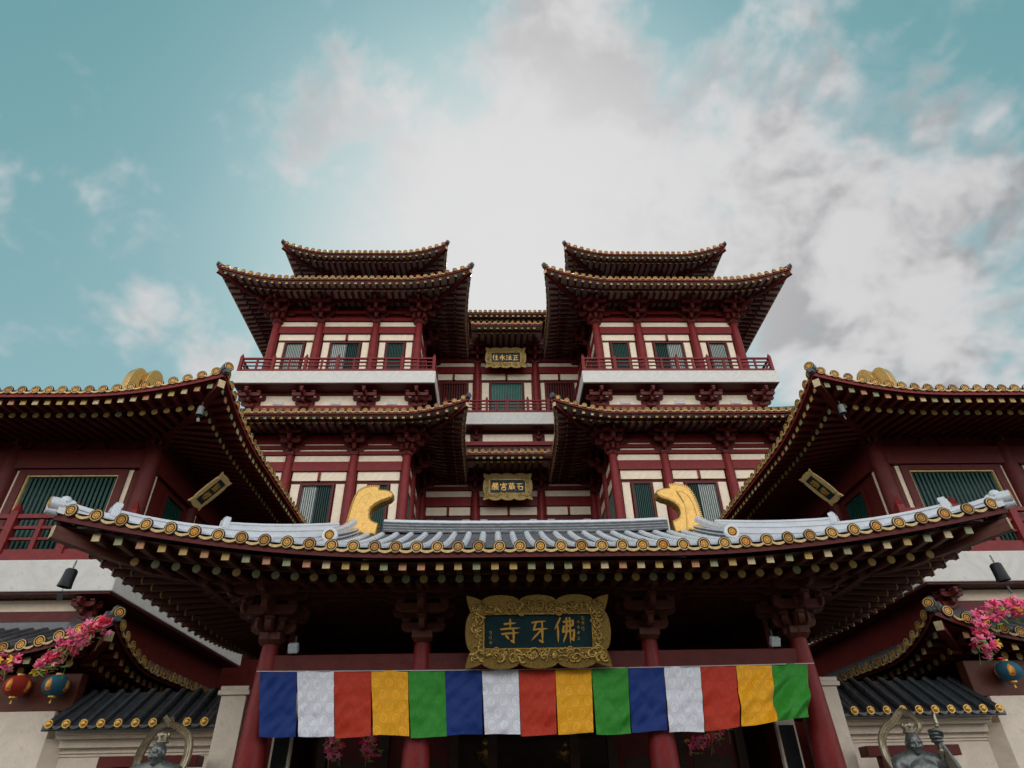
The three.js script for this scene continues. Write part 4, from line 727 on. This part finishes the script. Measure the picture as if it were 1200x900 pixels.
  for (const x of [10.6, 12.4]) mesh('column', columnGeo(0, 3.6, .2, .18), MT.redDark, t, [s * x, 0, -2.2]);
  rebase(t, s * 13.4, 0, -8);
  // tilted plaque under the flank eave
  const pl = signboard('side_plaque', s < 0 ? 'small vertical plaque tilted out under the eave of the pavilion with two lanterns' : 'small vertical plaque tilted out under the eave of the pavilion with one lantern', .40, .82, .125, [[s < 0 ? 'gu' : 'zhong', 0, .17, .26, 13], ['lou', 0, -.16, .26, 13]], { nT: 1, nC: 30, seed: 50 + s, mFrame: MT.dripGold });
  pl.rotation.set(0, -s * Math.PI / 2, 0, 'YXZ'); pl.rotation.order = 'YXZ'; pl.rotation.x = .72; pl.position.set(s * 8.98, 9.5, -4.95);
}

// ================================================================ GATE FLANKING WALLS
const domeGeo = merge([new THREE.SphereGeometry(.058, 12, 8).scale(1, 1, .8), new THREE.CylinderGeometry(.075, .075, .03, 14).rotateX(Math.PI / 2)]);
for (const s of [-1, 1]) {
  const t = thing('screen_wall', s < 0 ? 'cream screen wall with tiled coping behind the statue looped by a tall ribbon' : 'cream screen wall with tiled coping behind the statue raising its fist', 'wall', 'walls either side of the gate');
  const bx = (n, x0, x1, y0, y1, z0, z1, m, bev) => slabBox(n, s * x0, s * x1, y0, y1, z0, z1, m, t, bev);
  bx('wall_face', 6.0, 9.25, 0, 3.3, -2.4, -2.05, MT.wall);
  bx('wall_face', 9.25, 16, 0, 3.42, -2.4, -1.8, MT.wall, .01);
  for (const [y0, y1, z] of [[3.0, 3.1, -1.70], [2.94, 3.0, -1.76], [2.80, 2.94, -1.93], [2.71, 2.73, -2.01], [2.66, 2.675, -2.02]]) bx('cornice', 6.0, 9.05 , y0, y1, -2.05, z, MT.wall, .012);
  // splayed edge of the recess
  const sp = new THREE.Shape(); sp.moveTo(0, 0); sp.lineTo(.22, .25); sp.lineTo(.22, 0); sp.closePath();
  const spg = new THREE.ExtrudeGeometry(sp, { depth: 2.95, bevelEnabled: false }).rotateX(-Math.PI / 2); // local x outward, z forward
  { const pos = spg.attributes.position; for (let i = 0; i < pos.count; i++) { const x = pos.getX(i), z = pos.getZ(i); pos.setX(i, s * (9.03 + x)); pos.setZ(i, -2.05 - z); } spg.computeVertexNormals(); mesh('recess_edge', metreUV(spg), MT.wall, t); }
  bx('pier', 5.52, 6.0, 0, 3.6, -2.3, -1.45, MT.wall, .015); bx('pier_cap', 5.46, 6.06, 3.6, 3.68, -2.34, -1.4, MT.wall, .01); bx('pier_cap', 5.49, 6.03, 3.682, 3.76, -2.32, -1.42, MT.wall, .01);
  // tiled coping
  const y0 = 3.12, z0 = -1.46, y1 = 3.82, z1 = -2.42, n = 10;
  const deck = new THREE.BufferGeometry(); const P = [[6.02, y0, z0], [9.2, y0, z0], [9.0, y1, z1], [6.02, y1, z1]].map(p => [s * p[0], p[1], p[2]]);
  const dk = mesh('coping', metreUV(merge([(() => { const g = new THREE.BufferGeometry(); const q = [0, 1, 2, 0, 2, 3].flatMap(i => P[i]), q2 = [0, 2, 1, 0, 3, 2].flatMap(i => [P[i][0], P[i][1] - .07, P[i][2]]); g.setAttribute('position', new THREE.Float32BufferAttribute([...q, ...q2], 3)); g.computeVertexNormals(); return g; })(), bxg(s * 6.02, s * 9.2, y0 - .08, y0 - .005, z0 - .08, z0 - .02)])), MT.tileDark, t);
  for (let i = 0; i < n; i++) {
    const x = s * (6.2 + i * .318), a = V3(x, y0 + .01, z0 + .02), b = V3(x - (i === n - 1 ? s * .1 : 0), y1 + .01, z1);
    mesh('tile_roll', sweep(framesOf([a, a.clone().lerp(b, .34), a.clone().lerp(b, .67), b]), halfProf(.078, 7), (q, k) => k % 2 ? .95 : 1.02, 1), MT.tileDark, dk);
    mesh('end_tile', domeGeo, MT.gold, dk, [x, y0 + .035, z0 + .03]);
    if (i < n - 1) mesh('drip_tile', dripGeo(.23, .05, .04), MT.tileDark, dk, [x + s * .159, y0 - .0, z0 + .01]);
  }
  rebase(t, s * 7.5, 0, -2.1);
}

// ================================================================ GUARDIAN STATUES
function fieldGeo(fn, c, half, res) { // mesh fn(p)<0 inside a cube
  const mc = new MarchingCubes(res, MT.bronze, false, false, 60000), h = res / 2, p = V3();
  for (let k = 0; k < res; k++) for (let j = 0; j < res; j++) for (let i = 0; i < res; i++) { p.set(c[0] + (i - h) / h * half, c[1] + (j - h) / h * half, c[2] + (k - h) / h * half); mc.field[i + j * res + k * res * res] = -fn(p); }
  mc.isolation = 0; mc.update();
  const n = mc.count, pos = new Float32Array(n * 3), uv = new Float32Array(n * 2);
  for (let i = 0; i < n; i++) { for (let a = 0; a < 3; a++) pos[i * 3 + a] = c[a] + mc.positionArray[i * 3 + a] * half; uv[i * 2] = pos[i * 3] * .9; uv[i * 2 + 1] = pos[i * 3 + 1] * .9; }
  let g = new THREE.BufferGeometry(); g.setAttribute('position', new THREE.BufferAttribute(pos, 3));
  g = mergeVertices(g, .0005); g.computeVertexNormals(); g = g.toNonIndexed();
  const q = g.attributes.position, u2 = new Float32Array(q.count * 2); for (let i = 0; i < q.count; i++) { u2[i * 2] = q.getX(i) * .9; u2[i * 2 + 1] = q.getY(i) * .9; } g.setAttribute('uv', new THREE.BufferAttribute(u2, 2));
  return g;
}
const _ab = V3(), _ap = V3();
function cap(p, a, b, r0, r1) { _ab.subVectors(b, a); _ap.subVectors(p, a); const t = clamp(_ap.dot(_ab) / _ab.lengthSq()); return Math.hypot(_ap.x - _ab.x * t, _ap.y - _ab.y * t, _ap.z - _ab.z * t) - lerp(r0, r1, t); }
const smin = (a, b, k) => { const h = clamp(.5 + .5 * (b - a) / k); return lerp(b, a, h) - k * h * (1 - h); };
const ell = (p, x, y, z, rx, ry, rz) => { const X = (p.x - x) / rx, Y = (p.y - y) / ry, Z = (p.z - z) / rz, k = Math.sqrt(X * X + Y * Y + Z * Z); return (k - 1) * Math.min(rx, ry, rz); };
function headField(p) { // head about 0.27 tall, chin at y=0, faces +z
  let d = ell(p, 0, .155, -.01, .098, .118, .112);
  d = smin(d, ell(p, 0, .065, .022, .068, .07, .075), .05);        // jaw
  d = smin(d, ell(p, 0, .012, .068, .028, .022, .026), .03);        // chin
  d = smin(d, cap(p, V3(-.058, .158, .088), V3(.058, .158, .088), .017, .017), .016);  // brow
  d = smin(d, cap(p, V3(0, .15, .100), V3(0, .095, .122), .012, .021), .014);  // nose
  for (const s of [-1, 1]) {
    d = smin(d, ell(p, s * .024, .092, .108, .013, .011, .013), .012);
    d = smin(d, ell(p, s * .056, .098, .072, .03, .028, .03), .03);   // cheek
    d = Math.max(d, -ell(p, s * .040, .133, .112, .023, .013, .020));  // eye socket
    d = smin(d, ell(p, s * .040, .132, .090, .017, .012, .014), .006);  // eyeball
    d = smin(d, ell(p, s * .104, .12, -.015, .014, .048, .028), .012); // ear
    d = smin(d, cap(p, V3(s * .012, .160, .106), V3(s * .062, .178, .086), .008, .005), .008); // frown
  }
  d = smin(d, cap(p, V3(-.032, .058, .092), V3(.032, .058, .092), .011, .011), .010); // lips
  d = Math.max(d, -cap(p, V3(-.034, .056, .104), V3(.034, .056, .104), .0045, .0045));
  d = smin(d, cap(p, V3(0, .02, -.02), V3(0, -.09, -.035), .068, .080), .03);
  return d;
}
function bodyField(p, J) {
  let d = ell(p, 0, 1.36, 0, .235, .20, .145);
  d = smin(d, ell(p, 0, 1.14, .01, .185, .19, .135), .09); d = smin(d, ell(p, 0, .98, 0, .205, .13, .15), .08);
  d = smin(d, cap(p, V3(0, 1.5, -.03), V3(0, 1.62, -.02), .10, .075), .06);
  for (const s of [-1, 1]) {
    d = smin(d, ell(p, s * .10, 1.385, .10, .105, .075, .06), .035);     // chest
    d = smin(d, cap(p, V3(s * .05, 1.56, -.03), V3(s * .27, 1.48, -.01), .085, .10), .05);
    const a = s < 0 ? J.l : J.r; let e = cap(p, a[0], a[1], .098, .072); e = smin(e, cap(p, a[1], a[2], .076, .055), .025); e = smin(e, ell(p, a[0].x, a[0].y, a[0].z, .10, .10, .10), .04); e = smin(e, cap(p, a[0].clone().lerp(a[1], .45), a[0].clone().lerp(a[1], .6), .08, .08), .04);
    e = smin(e, ell(p, a[2].x, a[2].y + (a[3] || 0) * .05, a[2].z, .055, .062, .055), .02);
    d = smin(d, e, .035);
    // skirt-wrapped legs
    d = smin(d, cap(p, V3(s * .11, .92, 0), V3(s * .16, .45, .03), .155, .14), .05); d = smin(d, cap(p, V3(s * .16, .45, .03), V3(s * .18, .10, 0), .12, .085), .05); d = smin(d, cap(p, V3(s * .18, .06, -.02), V3(s * .21, .05, .16), .06, .05), .03);
  }
  const fold = .012 * Math.sin(p.x * 34 + p.y * 7) * sstep(.98, .8, p.y) * sstep(.12, .3, p.y);
  d = smin(d, cap(p, V3(0, .98, 0), V3(0, .42, 0), .20, .26), .06) + fold;
  d = smin(d, Math.hypot(Math.hypot(p.x, p.z * 1.25) - .20, (p.y - 1.0) * 1.1) - .035, .02);  // girdle
  return d;
}
function handGeo(wrist, up, ry = 0) { // closed fist: palm, four curled fingers, thumb
  const l = []; const F = (a, b, c, r) => { const cu = new THREE.CatmullRomCurve3([a, b, c]); l.push(new THREE.TubeGeometry(cu, 8, r, 7)); l.push(new THREE.SphereGeometry(r, 7, 6).translate(c.x, c.y, c.z)); };
  l.push(new THREE.SphereGeometry(.05, 12, 10).scale(1, 1.05, .62).translate(0, .02, 0));
  for (let i = 0; i < 4; i++) { const y = .055 - i * .027, k = [.92, 1, .97, .85][i]; F(V3(-.045, y, .02), V3(-.01, y + .002, .062 * k + .012), V3(.034, y, .028), .0135 * k); }
  F(V3(.042, .0, .0), V3(.05, .04, .045), V3(.0, .06, .068), .0145);
  return merge(l).rotateY(ry)
    .scale(1.65, 1.65, 1.65).translate(wrist.x, wrist.y + up * .045, wrist.z);
}
function statue(s, label, J, headTurn, tilt) {
  const t = thing('guardian_statue', label, 'statue', 'guardian statues before the gate');
  const head = fieldGeo(headField, [0, .10, 0], .23, 60).rotateX(tilt).rotateY(headTurn).translate(0, 1.585, .03);
  const body = fieldGeo(p => bodyField(p, J), [0, 1.0, .05], 1.05, 96);
  mesh('body', merge([body, head, handGeo(J.l[2], J.l[3] || 0, J.hl || 0), handGeo(J.r[2], J.r[3] || 0, J.hr || 0)]), MT.bronze, t, [0, .49, 0]);
  // crown knot above the bald head
  const knot = merge([new THREE.LatheGeometry([[.06, 0], [.078, .03], [.066, .06], [.082, .1], [.07, .135], [.03, .15], [0, .152]].map(q => new THREE.Vector2(...q)), 18), ...[0, 1, 2, 3, 4].map(i => new THREE.SphereGeometry(.026, 8, 6).scale(1, 1.5, .7).translate(Math.sin(i * 1.26) * .072, .1, Math.cos(i * 1.26) * .072)), new THREE.TorusGeometry(.075, .014, 6, 18).rotateX(Math.PI / 2).translate(0, .015, 0)]);
  mesh('topknot', knot, MT.bronzeGold, t, [Math.sin(headTurn) * -.005, .49 + 1.585 + .255, .0]);
  // pedestal
  mesh('pedestal', metreUV(merge([bxg(-.48, .48, 0, .1, -.48, .48), bxg(-.40, .40, .1, .27, -.40, .40), bxg(-.46, .46, .27, .35, -.46, .46), ...(() => { const R = mulberry(8), l = []; for (let i = 0; i < 9; i++) l.push(new THREE.DodecahedronGeometry(.2).scale(1, .55, 1).translate((R() - .5) * .5, .41, (R() - .5) * .5)); return l; })()])), MT.stone, t);
  return t;
}
function ribbon(t, pts, w, m = MT.bronzeGold) { // flat celestial scarf with raised edges
  const cu = new THREE.CatmullRomCurve3(pts.map(p => V3(p[0], p[1] - .39, p[2]))), n = 60, fr = [];
  for (let i = 0; i <= n; i++) { const p = cu.getPointAt(i / n), tg = cu.getTangentAt(i / n), z = V3(0, 0, 1), x = V3().crossVectors(tg, z).normalize(), y = V3().crossVectors(x, tg).normalize(); fr.push({ p, x, y }); }
  const prof = [[-w, -.012], [w, -.012], [w * 1.08, .012], [w * .92, .03], [w * .62, .006], [w * .3, .02], [0, .004], [-w * .3, .02], [-w * .62, .006], [-w * .92, .03], [-w * 1.08, .012]];
  return mesh('ribbon', sweep(fr, prof, q => .55 + .45 * Math.sin(Math.PI * clamp(q * 1.05)), .6), m, t);
}
{
  const L = statue(-1, 'bronze guardian statue ringed by a tall looping ribbon, in front of the cream wall', { l: [V3(-.29, 1.45, -.01), V3(-.46, 1.2, .10), V3(-.34, 1.02, .24), 0], r: [V3(.29, 1.45, -.01), V3(.42, 1.18, .02), V3(.36, .95, .18), 0], hl: .5, hr: -.5 }, -.35, .12);
  ribbon(L, [[-.46, 2.05, .02], [-.36, 2.22, -.05], [-.33, 2.42, -.10], [-.32, 2.62, -.12], [-.24, 2.82, -.12], [-.12, 2.94, -.08], [.0, 3.0, -.04], [.07, 3.06, 0]], .058);
  ribbon(L, [[-.06, 3.07, 0], [.02, 2.99, -.03], [.14, 2.93, -.08], [.30, 2.82, -.1], [.36, 2.62, -.1], [.34, 2.42, -.06], [.26, 2.24, .06], [.30, 2.0, .12]], .056);
  const st = mesh('shoulder_studs', merge([0, 1, 2, 3, 4, 5].map(i => new THREE.SphereGeometry(.018, 8, 6).translate(-.36 - (i % 3) * .045, 1.94 - i * .022, .06 + .02 * (i % 2)))), MT.bronzeGold, L);
  L.position.set(-6.24, 0, -.02); L.scale.setScalar(1.15);
  const Rr = statue(1, 'bronze guardian statue raising one fist that grips a pointed mace', { l: [V3(-.29, 1.45, -.01), V3(-.47, 1.18, .06), V3(-.36, .96, .22), 0], r: [V3(.29, 1.47, -.01), V3(.47, 1.40, .06), V3(.30, 1.72, .13), 1], hl: .5, hr: -.4 }, -.25, .16);
  ribbon(Rr, [[-.22, 2.0, .16], [-.36, 2.18, .08], [-.42, 2.42, -.04], [-.40, 2.64, -.08], [-.28, 2.80, -.1], [-.12, 2.9, -.09], [.02, 3.02, -.08], [.16, 2.96, -.07], [.22, 2.82, -.04], [.12, 2.70, -.06]], .055);
  ribbon(Rr, [[.34, 2.5, .16], [.36, 2.36, .14], [.40, 2.18, .12], [.44, 2.0, .1]], .04);
  mesh('mace', merge([new THREE.CylinderGeometry(.018, .018, .42, 8), new THREE.ConeGeometry(.045, .16, 4).translate(0, .27, 0), new THREE.ConeGeometry(.045, .14, 4).rotateX(Math.PI).translate(0, -.24, 0), new THREE.SphereGeometry(.034, 8, 6).translate(0, .16, 0), new THREE.SphereGeometry(.034, 8, 6).translate(0, -.16, 0)]), MT.bronzeGold, Rr, [.31, .49 + 1.76, .175], [.12, 0, -.12]);
  Rr.position.set(6.3, -.05, -.02); Rr.scale.setScalar(1.15);
}
// red stands behind the statues
for (const s of [-1, 1]) {
  const t = thing('red_stand', s < 0 ? 'dark red table-like stand behind the statue with the tall ribbon' : 'dark red stand with wide top board behind the fist-raising statue', 'stand', 'red stands by the screen walls');
  const w = .86;
  slabBox('top_board', -w, w, 2.36, 2.53, -.16, .16, MT.redDark, t, .01);
  for (const x of [-.5, .5]) slabBox('post', x - .11, x + .11, 0, 2.36, -.09, .09, MT.redDark, t, .01);
  slabBox('cross_rail', -.4, .4, 1.2, 1.3, -.05, .05, MT.redDark, t);
  t.position.set(s * 6.86, s < 0 ? .05 : 0, -1.15);
}

// ================================================================ LANTERNS, BELLS, FLOWERS
{
  const S = 256, mk = (bg) => { const c = document.createElement('canvas'); c.width = 2 * S; c.height = S; const g = c.getContext('2d'); g.fillStyle = bg; g.fillRect(0, 0, 2 * S, S); for (let k = 0; k < 4; k++) { const x = 64 + k * 128; g.fillStyle = '#d9842f'; g.beginPath(); g.moveTo(x, 78); g.quadraticCurveTo(x + 30, 110, x + 18, 150); g.quadraticCurveTo(x + 34, 172, x, 180); g.quadraticCurveTo(x - 34, 172, x - 16, 150); g.quadraticCurveTo(x - 28, 108, x, 78); g.fill(); g.fillStyle = '#e8b75a'; g.beginPath(); g.ellipse(x - 4, 128, 9, 26, .2, 0, 7); g.fill(); g.fillStyle = '#b8552a'; g.beginPath(); g.ellipse(x + 6, 162, 16, 8, 0, 0, 7); g.fill(); } const t = new THREE.CanvasTexture(c); t.colorSpace = THREE.SRGBColorSpace; t.wrapS = THREE.RepeatWrapping; return t; };
  const mm = (bg) => { const m = new THREE.MeshPhysicalMaterial({ map: mk(bg), roughness: .7, side: THREE.DoubleSide }); m.specularIntensity = .4; return m; };
  const red = mm('#92291a'), blue = mm('#2b5d6e');
  const prof = []; for (let i = 0; i <= 28; i++) { const a = -Math.PI / 2 + Math.PI * i / 28; prof.push(new THREE.Vector2(Math.max(.07, Math.cos(a) * .275) * (1 + (i % 2) * .022), Math.sin(a) * .225)); }
  const shade = new THREE.LatheGeometry(prof, 28), ring = new THREE.CylinderGeometry(.085, .085, .05, 18);
  for (const [x, m, lab] of [[-10.03, red, 'round red paper lantern hanging under the lower eave of the pavilion'], [-9.29, blue, 'round blue paper lantern hanging next to the red lantern'], [9.70, blue, 'round blue paper lantern hanging alone under the pavilion eave']]) {
    const t = thing('paper_lantern', lab, 'lantern', 'lanterns under the pavilion eaves');
    mesh('lantern_shade', shade, m, t, [0, 0, 0], [0, x < 0 ? .7 : .35, 0]); mesh('lantern_ring', ring, MT.gold, t, [0, .225, 0]); mesh('lantern_ring', ring, MT.gold, t, [0, -.225, 0]); mesh('hanging_cord', new THREE.CylinderGeometry(.006, .006, .3, 5), MT.black, t, [0, .39, 0]); mesh('tassel', new THREE.ConeGeometry(.03, .12, 8), MT.gold, t, [0, -.3, 0]);
    t.scale.setScalar(.86); t.position.set(x, 3.84, -1.6);
  }
  // wind bells on the eave corners
  const bell = (x, y, z, k, m, lab, grp, tilt) => {
    const t = thing('wind_bell', lab, 'bell', grp);
    mesh('bell_body', new THREE.LatheGeometry([[0, .34], [.075, .34], [.105, .31], [.112, .1], [.125, 0], [.110, .0], [.098, .1], [.09, .3], [0, .31]].map(q => new THREE.Vector2(...q)), 20), m, t, [0, 0, 0]);
    for (let i = 0; i < 6; i++) mesh('chain_link', new THREE.TorusGeometry(.016, .005, 5, 10), m, t, [0, .36 + i * .026, 0], [0, i % 2 * Math.PI / 2, 0]);
    mesh('clapper_cord', new THREE.CylinderGeometry(.006, .006, .2, 5), m, t, [0, -.02, 0]); mesh('clapper_vane', new RoundedBoxGeometry(.09, .13, .012, 1, .004), m, t, [.01, -.17, 0], [0, .5, .25]);
    t.scale.setScalar(k); t.position.set(x, y, z); t.rotation.z = tilt; return t;
  };
  bell(-7.52, 4.68, 1.9, .85, MT.iron, 'dark iron wind bell hanging from a corner of the gate roof', 'wind bells of the gate roof', -.1); bell(7.58, 4.62, 1.9, .85, MT.iron, 'dark iron wind bell hanging from a corner of the gate roof', 'wind bells of the gate roof', .1);
  bell(-8.1, 9.95, -1.5, .75, MT.bronze, 'grey bronze wind bell hanging from a pavilion roof corner', 'wind bells of the pavilions', 0); bell(8.2, 9.95, -1.5, .75, MT.bronze, 'grey bronze wind bell hanging from a pavilion roof corner', 'wind bells of the pavilions', 0);
  // artificial blossom branches
  const petal = new THREE.SphereGeometry(1, 6, 4).scale(.42, .16, .9).translate(0, 0, .8);
  const flower = merge([0, 1, 2, 3, 4].map(i => petal.clone().rotateX(-.5).rotateY(i * 2 * Math.PI / 5))), leafG = new THREE.SphereGeometry(1, 5, 4).scale(.22, .06, 1).translate(0, 0, .9);
  const spray = (name, lab, pts, n, spread, sz, seed, drops) => {
    const t = thing(name, lab, 'flowers', 'pink blossom sprays'), R = mulberry(seed), cu = new THREE.CatmullRomCurve3(pts.map(p => V3(...p)));
    mesh('stem', new THREE.TubeGeometry(cu, 16, .012, 5), MT.leaf, t);
    const ms = [MT.pink, MT.pink, MT.pink2, MT.pinkRed, MT.pink2];
    for (let i = 0; i < n; i++) { const p = cu.getPointAt(clamp((i + R()) / n)), o = mesh(i % 17 === 8 ? 'yellow_flower' : 'blossom', flower, i % 17 === 8 ? MT.yellow : ms[Math.floor(R() * 5)], t); o.position.set(p.x + (R() - .5) * spread, p.y + (R() - .5) * spread * .9, p.z + (R() - .5) * spread); o.rotation.set(R() * 6, R() * 6, R() * 6); o.scale.setScalar(sz * (.75 + .5 * R())); }
    for (let i = 0; i < n / 3; i++) { const p = cu.getPointAt(R()), o = mesh('leaf', leafG, MT.leaf, t); o.position.set(p.x + (R() - .5) * spread, p.y - R() * spread * .7, p.z + (R() - .5) * spread); o.rotation.set(R() * 2 + .5, R() * 6, 0); o.scale.setScalar(sz * (1 + R() * .8)); }
    for (let i = 0; i < drops; i++) { const p = cu.getPointAt(R() * .9), L = .12 + R() * .16, x = (R() - .5) * spread; mesh('hanging_tendril', new THREE.CylinderGeometry(.004, .006, L, 4), MT.leaf, t, [p.x + x, p.y - spread * .4 - L / 2, p.z + (R() - .5) * spread], [0, 0, (R() - .5) * .6]); }
    rebase(t, ...pts[0]);
  };
  spray('blossom_spray', 'full pink blossom spray drooping from the eave above the red and blue lanterns', [[-8.28, 4.78, -.92], [-8.5, 4.72, -.85], [-8.78, 4.48, -.8], [-9.0, 4.16, -.78], [-9.1, 3.98, -.78]], 120, .30, .055, 3, 16);
  spray('blossom_spray', 'smaller pink blossom spray beside the red lantern', [[-9.8, 4.2, -.9], [-9.98, 4.1, -.85], [-10.1, 3.9, -.8], [-10.2, 3.6, -.8]], 60, .3, .055, 13, 6);
  spray('blossom_spray', 'pink blossom spray above the blue lantern that hangs alone', [[10.3, 4.85, -.9], [9.9, 4.9, -.85], [9.4, 4.85, -.82], [8.95, 4.65, -.8], [8.82, 4.3, -.8], [8.95, 4.0, -.8]], 150, .32, .058, 23, 16);
  spray('blossom_spray', 'small pink blossom spray inside the gate under the white and red cloth panels', [[-3.78, 2.92, -1.4], [-3.72, 2.75, -1.4], [-3.66, 2.58, -1.4]], 40, .26, .045, 31, 5);
  spray('blossom_spray', 'small pink blossom spray inside the gate under a yellow cloth panel', [[-3.12, 2.9, -1.4], [-3.06, 2.74, -1.4], [-3.0, 2.6, -1.4]], 36, .26, .045, 37, 5);
  spray('blossom_spray', 'pink blossom spray inside the gate under the white panel near the banner end', [[3.62, 3.0, -1.4], [3.4, 2.84, -1.4], [3.15, 2.7, -1.4], [2.95, 2.6, -1.4]], 60, .26, .045, 41, 5);
}

// gilded lamps hanging inside the gate
for (const [x, z, k] of [[-.95, -3.2, 1], [.75, -3.4, .8]]) {
  const t = thing('hanging_lamp', 'gilded lotus lamp hanging in the dark gate interior below the banner', 'lamp', 'lamps inside the gate');
  mesh('lamp_bowl', new THREE.LatheGeometry([[0, -.16], [.05, -.15], [.2, -.04], [.26, .06], [.22, .1], [.1, .14], [.06, .24], [.09, .28], [.02, .33], [0, .33]].map(q => new THREE.Vector2(...q)), 24), MT.goldLeaf, t);
  for (let i = 0; i < 8; i++) mesh('lamp_petal', new THREE.SphereGeometry(.07, 8, 6).scale(.8, 1.4, .35), MT.goldLeaf, t, [Math.sin(i * .785) * .22, .03, Math.cos(i * .785) * .22], [.35, i * .785, 0]);
  mesh('lamp_rod', new THREE.CylinderGeometry(.01, .01, 2, 6), MT.iron, t, [0, 1.32, 0]);
  t.scale.setScalar(k); t.position.set(x, 2.62, z);
}
renderer.render(scene, camera);
